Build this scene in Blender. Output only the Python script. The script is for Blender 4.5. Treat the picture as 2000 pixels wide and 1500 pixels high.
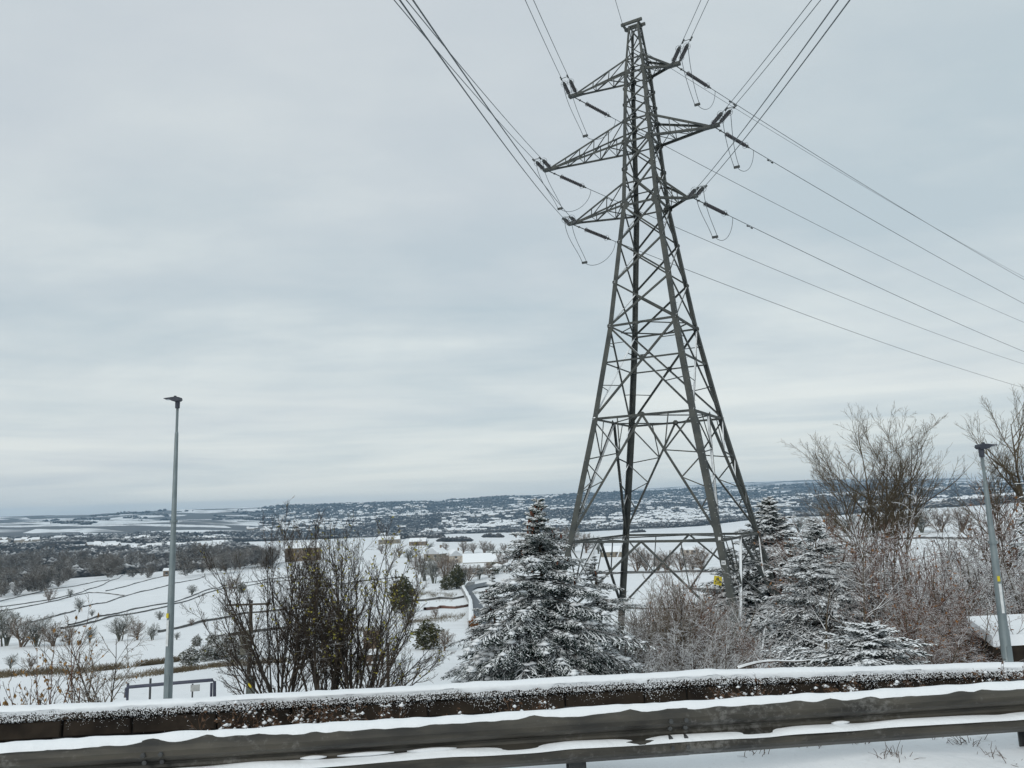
import bpy, math, random
import numpy as np
from mathutils import Matrix, Vector

for o in list(bpy.data.objects):
    bpy.data.objects.remove(o)
SC = bpy.context.scene
COL = SC.collection
R = math.radians

# ------------------------------------------------------------------ camera
FPX, PITCH, ROLL = 1546.6, R(8.967), R(1.922)      # focal length in pixels of a 2000 px wide frame
cam_d = bpy.data.cameras.new('camera')
cam = bpy.data.objects.new('camera', cam_d)
COL.objects.link(cam)
cam_d.sensor_width = 36.0
cam_d.lens = 36.0 * FPX / 2000.0
cam_d.clip_start = 0.1
cam_d.clip_end = 40000
_f = Vector((0, math.cos(PITCH), math.sin(PITCH)))
_u0 = Vector((0, -math.sin(PITCH), math.cos(PITCH)))
_x0 = Vector((1, 0, 0))
_r = _x0 * math.cos(ROLL) - _u0 * math.sin(ROLL)
_u = _x0 * math.sin(ROLL) + _u0 * math.cos(ROLL)
cam.matrix_world = Matrix(((_r.x, _u.x, -_f.x, 0), (_r.y, _u.y, -_f.y, 0), (_r.z, _u.z, -_f.z, 0), (0, 0, 0, 1)))
SC.camera = cam

# ------------------------------------------------------------------ world: thin sky behind an overcast layer
SUN_EL, SUN_AZ = R(32), R(205)                      # azimuth clockwise from +Y
world = bpy.data.worlds.new('World')
SC.world = world
world.use_nodes = True
wt = world.node_tree
wt.nodes.clear()
def wn(t, **k):
    n = wt.nodes.new(t)
    for a, v in k.items():
        setattr(n, a, v)
    return n
wl = wt.links.new
out = wn('ShaderNodeOutputWorld')
sky = wn('ShaderNodeTexSky', sky_type='NISHITA', sun_disc=False)
sky.sun_elevation = SUN_EL
sky.sun_rotation = SUN_AZ
bg1 = wn('ShaderNodeBackground'); bg1.inputs[1].default_value = 0.10
wl(sky.outputs[0], bg1.inputs[0])
tc = wn('ShaderNodeTexCoord')
sep = wn('ShaderNodeSeparateXYZ'); wl(tc.outputs['Generated'], sep.inputs[0])
def wmath(op, a, b=None, clamp=False):
    n = wn('ShaderNodeMath', operation=op, use_clamp=clamp)
    for i, v in enumerate((a, b)):
        if v is None: continue
        if isinstance(v, (int, float)): n.inputs[i].default_value = v
        else: wl(v, n.inputs[i])
    return n.outputs[0]
zc = wmath('MAXIMUM', sep.outputs[2], 0.0)
den = wmath('ADD', zc, 0.16)
px_ = wmath('DIVIDE', sep.outputs[0], den)
py_ = wmath('DIVIDE', sep.outputs[1], den)
comb = wn('ShaderNodeCombineXYZ'); wl(px_, comb.inputs[0]); wl(py_, comb.inputs[1])
mp = wn('ShaderNodeMapping'); mp.inputs['Rotation'].default_value = (0, 0, R(-14)); mp.inputs['Scale'].default_value = (0.58, 0.92, 1)
wl(comb.outputs[0], mp.inputs[0])
n1 = wn('ShaderNodeTexNoise'); n1.inputs['Scale'].default_value = 1.15; n1.inputs['Detail'].default_value = 5; n1.inputs['Roughness'].default_value = 0.5; n1.inputs['Distortion'].default_value = 0.35
wl(mp.outputs[0], n1.inputs[0])
n2 = wn('ShaderNodeTexNoise'); n2.inputs['Scale'].default_value = 0.55; n2.inputs['Detail'].default_value = 3
mp2 = wn('ShaderNodeMapping'); mp2.inputs['Location'].default_value = (4.2, 1.7, 0); mp2.inputs['Scale'].default_value = (0.6, 1.0, 1)
wl(comb.outputs[0], mp2.inputs[0]); wl(mp2.outputs[0], n2.inputs[0])
ramp = wn('ShaderNodeValToRGB')
e = ramp.color_ramp.elements
e[0].position = 0.40; e[0].color = (0.515, 0.600, 0.640, 1)
e[1].position = 0.62; e[1].color = (0.710, 0.765, 0.762, 1)
m_ = e.new(0.50); m_.color = (0.590, 0.660, 0.685, 1)
n3 = wn('ShaderNodeTexNoise'); n3.inputs['Scale'].default_value = 3.6; n3.inputs['Detail'].default_value = 6; n3.inputs['Roughness'].default_value = .6
wl(mp.outputs[0], n3.inputs[0])
nmix = wmath('ADD', wmath('MULTIPLY', n1.outputs[0], .72), wmath('MULTIPLY', n3.outputs[0], .28))
wl(nmix, ramp.inputs[0])
mauve = wn('ShaderNodeMix', data_type='RGBA')
mauve.inputs[7].default_value = (0.585, 0.628, 0.672, 1)
mf = wn('ShaderNodeMapRange'); mf.inputs[1].default_value = 0.45; mf.inputs[2].default_value = 0.7; mf.inputs[3].default_value = 0; mf.inputs[4].default_value = 0.7
wl(n2.outputs[0], mf.inputs[0]); wl(mf.outputs[0], mauve.inputs[0]); wl(ramp.outputs[0], mauve.inputs[6])
# thinner, paler cloud towards the horizon all the way round
hz = wn('ShaderNodeMapRange', interpolation_type='SMOOTHSTEP'); hz.inputs[1].default_value = 0.0; hz.inputs[2].default_value = 0.25; hz.inputs[3].default_value = 0.85; hz.inputs[4].default_value = 0.0
wl(zc, hz.inputs[0])
pale = wn('ShaderNodeMix', data_type='RGBA'); pale.inputs[7].default_value = (0.90, 0.915, 0.86, 1)
mp4 = wn('ShaderNodeMapping'); mp4.inputs['Scale'].default_value = (1.3, 1.3, 21); mp4.inputs['Rotation'].default_value = (0, R(-3), 0)
wl(tc.outputs['Generated'], mp4.inputs[0])
n4 = wn('ShaderNodeTexNoise'); n4.inputs['Scale'].default_value = 1.5; n4.inputs['Detail'].default_value = 5; n4.inputs['Roughness'].default_value = .55; n4.inputs['Distortion'].default_value = .3
wl(mp4.outputs[0], n4.inputs[0])
st4 = wn('ShaderNodeMapRange'); st4.inputs[1].default_value = .36; st4.inputs[2].default_value = .62; st4.inputs[3].default_value = .25; st4.inputs[4].default_value = 1.15
wl(n4.outputs[0], st4.inputs[0])
wl(wmath('MULTIPLY', hz.outputs[0], st4.outputs[0], True), pale.inputs[0]); wl(mauve.outputs[2], pale.inputs[6])
bg2 = wn('ShaderNodeBackground'); bg2.inputs[1].default_value = 1.06
wl(pale.outputs[2], bg2.inputs[0])
mixs = wn('ShaderNodeMixShader'); mixs.inputs[0].default_value = 0.93
wl(bg1.outputs[0], mixs.inputs[1]); wl(bg2.outputs[0], mixs.inputs[2])
wl(mixs.outputs[0], out.inputs[0])

sun_d = bpy.data.lights.new('sun', 'SUN')
sun_d.energy = 1.4
sun_d.angle = R(25)
sun_d.color = (1.0, 0.97, 0.92)
sun = bpy.data.objects.new('sun', sun_d)
COL.objects.link(sun)
_sd = Vector((math.sin(SUN_AZ) * math.cos(SUN_EL), math.cos(SUN_AZ) * math.cos(SUN_EL), math.sin(SUN_EL)))
sun.rotation_euler = (-_sd).to_track_quat('-Z', 'Y').to_euler()

vs = SC.view_settings
vs.view_transform = 'Standard'; vs.look = 'None'; vs.exposure = 0.0; vs.gamma = 1.0; vs.use_curve_mapping = False
SC.render.film_transparent = False
cy = SC.cycles
cy.max_bounces = 5; cy.diffuse_bounces = 3; cy.glossy_bounces = 2; cy.volume_bounces = 0
cy.use_denoising = True
try:
    cy.denoiser = 'OPENIMAGEDENOISE'; cy.denoising_prefilter = 'ACCURATE'
except Exception:
    pass
cy.sample_clamp_indirect = 4.0

# ------------------------------------------------------------------ helpers: view rays, meshes, tags
def ray(px, py):
    x = (px - 1000) / FPX; y = (750 - py) / FPX
    cr, sr = math.cos(ROLL), math.sin(ROLL)
    X = x * cr + y * sr; u = -x * sr + y * cr
    c, s = math.cos(PITCH), math.sin(PITCH)
    return np.array([X, c - u * s, s + u * c])
def at(px, py, Y):
    r = ray(px, py)
    return r * (Y / r[1])

def mk_mesh(name, V, quads=None, tris=None, smooth=False):
    V = np.asarray(V, np.float32).reshape(-1, 3)
    q = np.zeros((0, 4), np.int32) if quads is None or len(quads) == 0 else np.asarray(quads, np.int32).reshape(-1, 4)
    t = np.zeros((0, 3), np.int32) if tris is None or len(tris) == 0 else np.asarray(tris, np.int32).reshape(-1, 3)
    me = bpy.data.meshes.new(name)
    me.vertices.add(len(V)); me.vertices.foreach_set('co', V.ravel())
    nl = q.size + t.size
    me.loops.add(nl)
    me.loops.foreach_set('vertex_index', np.concatenate([q.ravel(), t.ravel()]))
    npoly = len(q) + len(t)
    me.polygons.add(npoly)
    st = np.concatenate([np.arange(len(q)) * 4, q.size + np.arange(len(t)) * 3]).astype(np.int32)
    me.polygons.foreach_set('loop_start', st)
    me.polygons.foreach_set('use_smooth', np.full(npoly, bool(smooth)))
    me.update(calc_edges=True)
    return me

class MB:
    """collects geometry for one mesh"""
    def __init__(s): s.V = []; s.Q = []; s.T = []; s.n = 0
    def add(s, V, Q=None, T=None):
        V = np.asarray(V, float).reshape(-1, 3)
        if Q is not None and len(Q): s.Q.append(np.asarray(Q, int).reshape(-1, 4) + s.n)
        if T is not None and len(T): s.T.append(np.asarray(T, int).reshape(-1, 3) + s.n)
        s.V.append(V); s.n += len(V); return s
    def box(s, c, size, rz=0.0):
        x, y, z = [k / 2 for k in size]
        P = np.array([(i * x, j * y, k * z) for i in (-1, 1) for j in (-1, 1) for k in (-1, 1)], float)
        ca, sa = math.cos(rz), math.sin(rz)
        P = np.stack([P[:, 0] * ca - P[:, 1] * sa, P[:, 0] * sa + P[:, 1] * ca, P[:, 2]], 1) + np.asarray(c, float)
        return s.add(P, [(0, 1, 3, 2), (4, 6, 7, 5), (0, 4, 5, 1), (2, 3, 7, 6), (0, 2, 6, 4), (1, 5, 7, 3)])
    def prism(s, poly, p0, p1, u, v):
        """extrude the 2-D outline poly (in axes u, v) from p0 to p1, capped by a fan"""
        poly = np.asarray(poly, float); n = len(poly)
        u = np.asarray(u, float); v = np.asarray(v, float)
        o = poly[:, :1] * u + poly[:, 1:] * v
        V = np.concatenate([np.asarray(p0, float) + o, np.asarray(p1, float) + o])
        Q = [(i, (i + 1) % n, n + (i + 1) % n, n + i) for i in range(n)]
        T = [(0, i + 1, i) for i in range(1, n - 1)] + [(n, n + i, n + i + 1) for i in range(1, n - 1)]
        return s.add(V, Q, T)
    def tube(s, pts, rad, sides=8, cap=True):
        pts = np.asarray(pts, float); n = len(pts)
        rad = np.broadcast_to(np.asarray(rad, float), (n,))
        t = np.gradient(pts, axis=0); t /= np.linalg.norm(t, axis=1)[:, None] + 1e-12
        ref = np.array([0, 0, 1.0]) if abs(t[0][2]) < .9 else np.array([1.0, 0, 0])
        V = []
        for i in range(n):
            u = np.cross(ref, t[i]); u /= np.linalg.norm(u) + 1e-12
            v = np.cross(t[i], u)
            a = np.arange(sides) * 2 * math.pi / sides
            V.append(pts[i] + rad[i] * (np.cos(a)[:, None] * u + np.sin(a)[:, None] * v))
        Q = [(i * sides + j, i * sides + (j + 1) % sides, (i + 1) * sides + (j + 1) % sides, (i + 1) * sides + j) for i in range(n - 1) for j in range(sides)]
        T = []
        if cap:
            for b in (0, (n - 1) * sides):
                T += [(b, b + j, b + j + 1) for j in range(1, sides - 1)]
        return s.add(np.concatenate(V), Q, T)
    def arrays(s):
        V = np.concatenate(s.V)
        Q = np.concatenate(s.Q) if s.Q else None
        T = np.concatenate(s.T) if s.T else None
        return V, Q, T
    def mesh(s, name, origin=(0, 0, 0), smooth=False):
        V, Q, T = s.arrays()
        return mk_mesh(name, V - np.asarray(origin, float), Q, T, smooth)

def link(name, me, mat=None, parent=None, loc=None):
    o = bpy.data.objects.new(name, me)
    COL.objects.link(o)
    if mat is not None and me is not None and len(me.materials) == 0:
        me.materials.append(mat)
    if parent is not None: o.parent = parent
    if loc is not None: o.location = loc
    return o
def tag(o, label=None, cat=None, group=None, kind=None):
    if label: o['label'] = label
    if cat: o['category'] = cat
    if group: o['group'] = group
    if kind: o['kind'] = kind
    return o
def empty(name, loc, label=None, cat=None, group=None, rz=0.0):
    o = bpy.data.objects.new(name, None)
    COL.objects.link(o); o.location = loc; o.rotation_euler = (0, 0, rz)
    o.empty_display_size = 0.3
    return tag(o, label, cat, group)
def dup(root, loc, rz=0.0, scale=None, label=None, cat=None, group=None):
    c = root.copy(); COL.objects.link(c); c.location = loc; c.rotation_euler = (0, 0, rz)
    if scale is not None: c.scale = scale if hasattr(scale, '__len__') else (scale,) * 3
    tag(c, label, cat, group)
    for ch in list(root.children):
        k = ch.copy(); COL.objects.link(k); k.parent = c
        for g in list(ch.children):
            d = g.copy(); COL.objects.link(d); d.parent = k
    return c

# ------------------------------------------------------------------ materials
def new_mat(name):
    m = bpy.data.materials.new(name); m.use_nodes = True
    return m, m.node_tree, m.node_tree.nodes['Principled BSDF']
def add_noise(nt, scale, detail=3, rough=.55, coord='Object', vec=None):
    if vec is None:
        t = nt.nodes.new('ShaderNodeTexCoord'); vec = t.outputs[coord]
    n = nt.nodes.new('ShaderNodeTexNoise'); n.inputs['Scale'].default_value = scale
    n.inputs['Detail'].default_value = detail; n.inputs['Roughness'].default_value = rough
    nt.links.new(vec, n.inputs['Vector'])
    return n.outputs[0]
def rng_node(nt, src, a, b, c=0.0, d=1.0, smooth=True):
    n = nt.nodes.new('ShaderNodeMapRange')
    if smooth: n.interpolation_type = 'SMOOTHSTEP'
    for i, v in enumerate((a, b, c, d)): n.inputs[i + 1].default_value = v
    nt.links.new(src, n.inputs[0]); return n.outputs[0]
def mathn(nt, op, a, b):
    n = nt.nodes.new('ShaderNodeMath'); n.operation = op
    for i, v in enumerate((a, b)):
        if isinstance(v, (int, float)): n.inputs[i].default_value = v
        else: nt.links.new(v, n.inputs[i])
    return n.outputs[0]
def mixc(nt, fac, a, b):
    n = nt.nodes.new('ShaderNodeMix'); n.data_type = 'RGBA'
    for i, v in ((0, fac), (6, a), (7, b)):
        if isinstance(v, (int, float)): n.inputs[i].default_value = v
        elif isinstance(v, tuple): n.inputs[i].default_value = (*v[:3], 1)
        else: nt.links.new(v, n.inputs[i])
    return n.outputs[2]
def bump(nt, b, h, dist, strength=0.6):
    n = nt.nodes.new('ShaderNodeBump'); n.inputs['Distance'].default_value = dist; n.inputs['Strength'].default_value = strength
    nt.links.new(h, n.inputs['Height']); nt.links.new(n.outputs[0], b.inputs['Normal'])
SNOW = (0.84, 0.865, 0.885)
def mat_plain(name, c1, c2=None, scale=6.0, rough=.7, metal=0.0, bumpd=0.0, detail=4, coord='Object', spec=.3):
    m, nt, b = new_mat(name)
    b.inputs['Roughness'].default_value = rough; b.inputs['Metallic'].default_value = metal
    b.inputs['Specular IOR Level'].default_value = spec
    if c2 is None: c2 = tuple(k * .7 for k in c1)
    n = add_noise(nt, scale, detail, coord=coord)
    nt.links.new(mixc(nt, rng_node(nt, n, .3, .7), c1, c2), b.inputs['Base Color'])
    if bumpd: bump(nt, b, n, bumpd)
    return m
def mat_snowed(name, c1, c2, scale=8.0, lo=.35, hi=.6, patch=2.0, patch_amt=.6, rough=.75, coord='Object', ns=None, spec=.2, bumpd=0.0):
    """bark, needles or steel with snow lying where the surface faces up"""
    m, nt, b = new_mat(name)
    b.inputs['Roughness'].default_value = rough; b.inputs['Specular IOR Level'].default_value = spec
    n = add_noise(nt, scale, 3, coord=coord)
    base = mixc(nt, rng_node(nt, n, .3, .7), c1, c2)
    g = nt.nodes.new('ShaderNodeNewGeometry')
    s = nt.nodes.new('ShaderNodeSeparateXYZ'); nt.links.new(g.outputs['Normal'], s.inputs[0])
    n2 = add_noise(nt, patch, 3, coord=coord)
    v = mathn(nt, 'ADD', s.outputs[2], mathn(nt, 'MULTIPLY', mathn(nt, 'SUBTRACT', n2, .5), patch_amt * 2))
    fac = rng_node(nt, v, lo, hi)
    nt.links.new(mixc(nt, fac, base, SNOW), b.inputs['Base Color'])
    if bumpd: bump(nt, b, n, bumpd)
    return m

m_snow, nt, b = new_mat('snow')
b.inputs['Roughness'].default_value = .75; b.inputs['Specular IOR Level'].default_value = .15
n_ = add_noise(nt, 3.0, 5)
nt.links.new(mixc(nt, n_, SNOW, (.80, .83, .86)), b.inputs['Base Color'])
bump(nt, b, add_noise(nt, 18, 5), .02, .5)

# open ground: snow, thinner where grass tussocks and stubble come through
m_ground, nt, b = new_mat('snow_field')
b.inputs['Roughness'].default_value = .8; b.inputs['Specular IOR Level'].default_value = .12
big = add_noise(nt, .018, 4); mid = add_noise(nt, .35, 5); fine = add_noise(nt, 3.5, 4)
grass = mixc(nt, fine, (.10, .085, .05), (.17, .14, .085))
thin = mathn(nt, 'MULTIPLY', rng_node(nt, mid, .60, .72), rng_node(nt, big, .52, .66))
thin2 = mathn(nt, 'MULTIPLY', rng_node(nt, fine, .62, .72), rng_node(nt, mid, .50, .68))
thin = mathn(nt, 'MAXIMUM', mathn(nt, 'MULTIPLY', thin, .22), mathn(nt, 'MULTIPLY', thin2, .55))
tg = nt.nodes.new('ShaderNodeTexCoord'); mg = nt.nodes.new('ShaderNodeMapping'); mg.inputs['Scale'].default_value = (.05, .55, .1); mg.inputs['Rotation'].default_value = (0, 0, .5)
nt.links.new(tg.outputs['Object'], mg.inputs[0])
fur = add_noise(nt, 1.0, 5, .65, vec=mg.outputs[0])
thin = mathn(nt, 'MAXIMUM', thin, mathn(nt, 'MULTIPLY', mathn(nt, 'MULTIPLY', rng_node(nt, fur, .52, .70), rng_node(nt, big, .38, .62)), .26))
grit = rng_node(nt, add_noise(nt, 14, 5, .7), .58, .75, 0, .28)
snowc = mixc(nt, grit, mixc(nt, mid, SNOW, (.78, .805, .83)), (.42, .40, .37))
nt.links.new(mixc(nt, thin, snowc, grass), b.inputs['Base Color'])
bump(nt, b, add_noise(nt, 1.6, 6), .12, .5)

m_far, nt, b = new_mat('far_moor')
b.inputs['Roughness'].default_value = .9; b.inputs['Specular IOR Level'].default_value = .05

# ------------------------------------------------------------------ the lie of the land
AZ_PX = [-3000, -800, 0, 300, 650, 1000, 1300, 1650, 2000, 2800, 5000]
AZ = np.array([-math.pi, -math.pi / 2 - .2] + [math.atan((p - 1000) / FPX) for p in AZ_PX] + [math.pi / 2 + .2, math.pi])
RN = np.array([8, 12, 18, 30, 45, 70, 110, 170, 260, 400, 650, 1000, 1600, 2500, 3600, 5000, 6500, 9000, 13000], float)
_l = [-.33, -.262, -.214, -.190, -.173, -.150, -.128, -.107, -.089, -.071, -.050, -.034, -.018, -.006, .003, .0095, .003, .006, .0]
_l3 = [-.33, -.265, -.216, -.193, -.175, -.151, -.128, -.107, -.087, -.069, -.049, -.034, -.020, -.007, .004, .0115, .004, .006, .0]
_m = [-.33, -.272, -.222, -.200, -.180, -.153, -.130, -.105, -.084, -.066, -.048, -.036, -.032, -.015, .003, .0160, .006, .008, .0]
_c = [-.33, -.280, -.230, -.208, -.196, -.165, -.135, -.106, -.085, -.065, -.046, -.035, -.032, -.014, .003, .0170, .006, .010, .0]
_d = [-.33, -.280, -.236, -.220, -.200, -.160, -.128, -.102, -.082, -.064, -.046, -.036, -.030, -.012, .004, .0185, .021, .010, .0]
_e = [-.33, -.265, -.215, -.195, -.176, -.142, -.112, -.087, -.066, -.046, -.031, -.023, -.020, -.009, .003, .0135, .0235, .012, .0]
_g = [-.33, -.255, -.205, -.185, -.160, -.120, -.088, -.062, -.046, -.033, -.021, -.013, -.008, -.003, .004, .0125, .014, .010, .0]
_b = [-.25, -.167, -.11, -.07, -.045, -.03, -.02, -.012, -.01, -.008, -.005, -.002, 0, .004, .006, .008, .004, .006, .0]
ET = np.array([_b, _l, _l, _l, _l, _l3, _m, _c, _d, _e, _g, _g, _g, _g, _b])
LRN = np.log(RN)
# resample the table finely and smooth it so that slopes roll instead of kinking
_az_f = np.linspace(-math.pi, math.pi, 721)
_lr_f = np.linspace(LRN[0], LRN[-1], 420)
_t1 = np.array([np.interp(_lr_f, LRN, row) for row in ET])
_t2 = np.array([np.interp(_az_f, AZ, _t1[:, j]) for j in range(len(_lr_f))]).T
def _sm(a, k, ax):
    ker = np.hanning(k + 2)[1:-1]; ker /= ker.sum()
    p = [(0, 0), (0, 0)]; p[ax] = (k // 2, k // 2)
    ap = np.pad(a, p, mode='edge')
    return np.apply_along_axis(lambda v: np.convolve(v, ker, 'valid'), ax, ap)
ETF = _sm(_sm(_t2, 17, 1), 25, 0)
_rs = np.random.RandomState(5)
_waves = [(_rs.uniform(0, 6.28), _rs.uniform(0, 6.28), _rs.uniform(0, 6.28)) for _ in range(24)]
def G(x, y):
    """height of the ground at x, y (the camera is at height 0)"""
    x = np.asarray(x, float); y = np.asarray(y, float)
    r = np.maximum(np.hypot(x, y), 1e-3); az = np.arctan2(x, y)
    fi = np.clip((az + math.pi) / (2 * math.pi) * 720, 0, 719.999)
    fj = np.clip((np.log(r) - _lr_f[0]) / (_lr_f[-1] - _lr_f[0]) * 419, 0, 418.999)
    i = fi.astype(int); j = fj.astype(int); u = fi - i; v = fj - j
    e = (ETF[i, j] * (1 - u) + ETF[i + 1, j] * u) * (1 - v) + (ETF[i, j + 1] * (1 - u) + ETF[i + 1, j + 1] * u) * v
    z = e * np.maximum(r, 8)
    # undulation that grows with distance
    und = np.zeros_like(z)
    for k, (a, p1, p2) in enumerate(_waves):
        wl_ = (14, 35, 90, 240, 600, 1500)[k % 6]
        w = np.clip((r - wl_ * .6) / (wl_ * 1.5), 0, 1)
        und += w * wl_ * .0022 * np.sin((x * math.cos(a) + y * math.sin(a)) * 6.283 / wl_ + p1)
    z = z + und
    s = y - .1 * x
    near = np.interp(s, [-60, -7, -6, 3.9, 4.3, 4.7, 5.3, 6.2, 7.0, 7.7, 8.6, 11, 16], [-2, -2, -2.02, -2.02, -1.97, -1.82, -1.72, -1.76, -1.98, -2.3, -2.75, -3.1, -3.6])
    near = near + .03 * np.sin(x * 3.1 + 1.3 * np.sin(y * 2.3)) * np.clip((s - 4.3), 0, 1)
    w = np.clip((s - 9) / 7, 0, 1); w = w * w * (3 - 2 * w)
    return near * (1 - w) + z * w
def hit(px, py, rmin=9.0):
    """where the line of sight through a pixel of the photograph meets the ground"""
    d = ray(px, py); h = math.hypot(d[0], d[1])
    rr = np.exp(np.linspace(math.log(rmin), math.log(12000), 3000))
    X, Y, Z = d[0] / h * rr, d[1] / h * rr, d[2] / h * rr
    below = Z < G(X, Y)
    if not below.any():
        k = len(rr) - 1
    else:
        k = int(np.argmax(below))
    return np.array([X[k], Y[k], float(G(X[k], Y[k]))])
def on(px, Y):
    """ground point under the picture column px (at eye level) at depth Y"""
    x = (px - 1000) / FPX * Y
    return np.array([x, Y, float(G(x, Y))])

# ground sheet, finer where the picture looks
azs = np.concatenate([np.linspace(-math.pi, -.75, 40)[:-1], np.linspace(-.75, .75, 420), np.linspace(.75, math.pi, 40)[1:]])
rs_ = np.concatenate([[0.0, 1.2, 2.4, 3.4], np.exp(np.linspace(math.log(4.0), math.log(7200), 330))])
A_, R_ = np.meshgrid(azs, rs_, indexing='ij')
GX, GY = np.sin(A_) * R_, np.cos(A_) * R_
GZ = G(GX, GY)
na, nr = A_.shape
idx = np.arange(na * nr).reshape(na, nr)
quads = np.stack([idx[:-1, :-1], idx[:-1, 1:], idx[1:, 1:], idx[1:, :-1]], -1).reshape(-1, 4)
me = mk_mesh('ground', np.stack([GX, GY, GZ], -1).reshape(-1, 3), quads, smooth=True)
me.materials.append(m_ground); me.materials.append(m_far)
rc = R_[:-1, :-1].reshape(-1)
me.polygons.foreach_set('material_index', (rc > 1500).astype(np.int32))
ground = link('ground', me); tag(ground, kind='structure')
# far ground: fields with snow, scrub and heather between them
nt = m_far.node_tree; b = nt.nodes['Principled BSDF']
tcn = nt.nodes.new('ShaderNodeTexCoord')
mpn = nt.nodes.new('ShaderNodeMapping'); mpn.inputs['Scale'].default_value = (.0022, .0042, .004); nt.links.new(tcn.outputs['Object'], mpn.inputs[0])
vor = nt.nodes.new('ShaderNodeTexVoronoi'); vor.inputs['Scale'].default_value = 2.2; nt.links.new(mpn.outputs[0], vor.inputs['Vector'])
sepc = nt.nodes.new('ShaderNodeSeparateColor'); nt.links.new(vor.outputs['Color'], sepc.inputs[0])
nz = add_noise(nt, .0012, 5); nz2 = add_noise(nt, .02, 5)
f1 = rng_node(nt, mathn(nt, 'ADD', sepc.outputs[0], mathn(nt, 'MULTIPLY', mathn(nt, 'SUBTRACT', nz, .5), 1.6)), .30, .42)
f1 = mathn(nt, 'MAXIMUM', mathn(nt, 'MULTIPLY', f1, .92), mathn(nt, 'MULTIPLY', rng_node(nt, nz2, .52, .62), .45))
nt.links.new(mixc(nt, f1, SNOW, mixc(nt, nz2, (.055, .06, .07), (.12, .115, .11))), b.inputs['Base Color'])

# ------------------------------------------------------------------ road under the camera, verge and stone wall
m_asphalt = mat_plain('wet_asphalt', (.045, .047, .05), (.065, .066, .07), 30, .55, bumpd=.004)
xs = np.linspace(-60, 60, 121)
def strip(name, s0, s1, z, mat, label=None):
    V = []
    for x in xs:
        V += [(x, s0 + .1 * x, z), (x, s1 + .1 * x, z)]
    Q = [(2 * i, 2 * i + 2, 2 * i + 3, 2 * i + 1) for i in range(len(xs) - 1)]
    return tag(link(name, mk_mesh(name, V, Q), mat), kind='structure')
strip('road', -6, 3.95, -2.0, m_asphalt)
m_line = mat_plain('road_paint', (.7, .7, .68), (.5, .5, .49), 12, .6)
strip('road_marking', 3.35, 3.5, -1.995, m_line)

# guard rail: two-wave steel beam in sections, posts behind, snow on the ledges
m_galv, nt, b = new_mat('weathered_galvanised_steel')
b.inputs['Roughness'].default_value = .55; b.inputs['Metallic'].default_value = .3
tcg = nt.nodes.new('ShaderNodeTexCoord'); mpg = nt.nodes.new('ShaderNodeMapping'); mpg.inputs['Scale'].default_value = (1.2, 1.2, 9); mpg.inputs['Rotation'].default_value = (0, 0, 0)
nt.links.new(tcg.outputs['Object'], mpg.inputs[0])
ng = add_noise(nt, 1.6, 5, vec=mpg.outputs[0]); ng2 = add_noise(nt, 2.2, 4)
nt.links.new(mixc(nt, rng_node(nt, mathn(nt, 'ADD', mathn(nt, 'MULTIPLY', ng, .6), mathn(nt, 'MULTIPLY', ng2, .4)), .35, .65), (.088, .080, .064), (.030, .029, .026)), b.inputs['Base Color'])
bcol = b.inputs['Base Color'].links[0].from_socket
salt = rng_node(nt, mathn(nt, 'MULTIPLY', add_noise(nt, 22, 6, .7), add_noise(nt, 1.4, 3)), .28, .42, 0, .45)
nt.links.new(mixc(nt, salt, bcol, (.27, .265, .25)), b.inputs['Base Color'])
bump(nt, b, add_noise(nt, 30, 4), .0015)
m_post = mat_plain('dark_steel_post', (.09, .095, .095), (.05, .052, .055), 12, .6, metal=.2)
UR = np.array([1, .111, 0]); UR /= np.linalg.norm(UR)      # along the road
NR = np.array([-UR[1], UR[0], 0])                          # away from the road
def railpt(t, n=0.0, z=0.0):
    p0 = np.array([0, 5.28, 0.0])
    return p0 + UR * t + NR * n + np.array([0, 0, z])
RTOP = -1.285
rail = empty('guard_rail', railpt(0, .1, -1.75), 'grey two-wave steel crash barrier with snow along its ledges beside the road', 'crash barrier')
ro = np.array(rail.location)
prof = [(.000, 0), (-.020, -.012), (-.060, -.035), (-.083, -.060), (-.083, -.090), (-.055, -.118), (-.010, -.140), (-.006, -.155), (-.010, -.170), (-.055, -.192), (-.083, -.220), (-.083, -.250), (-.060, -.275), (-.020, -.298), (0, -.310)]
prof2 = prof + [(n + .004, z) for n, z in prof[::-1]]
SEC = 3.2
rng = np.random.RandomState(3)
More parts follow.
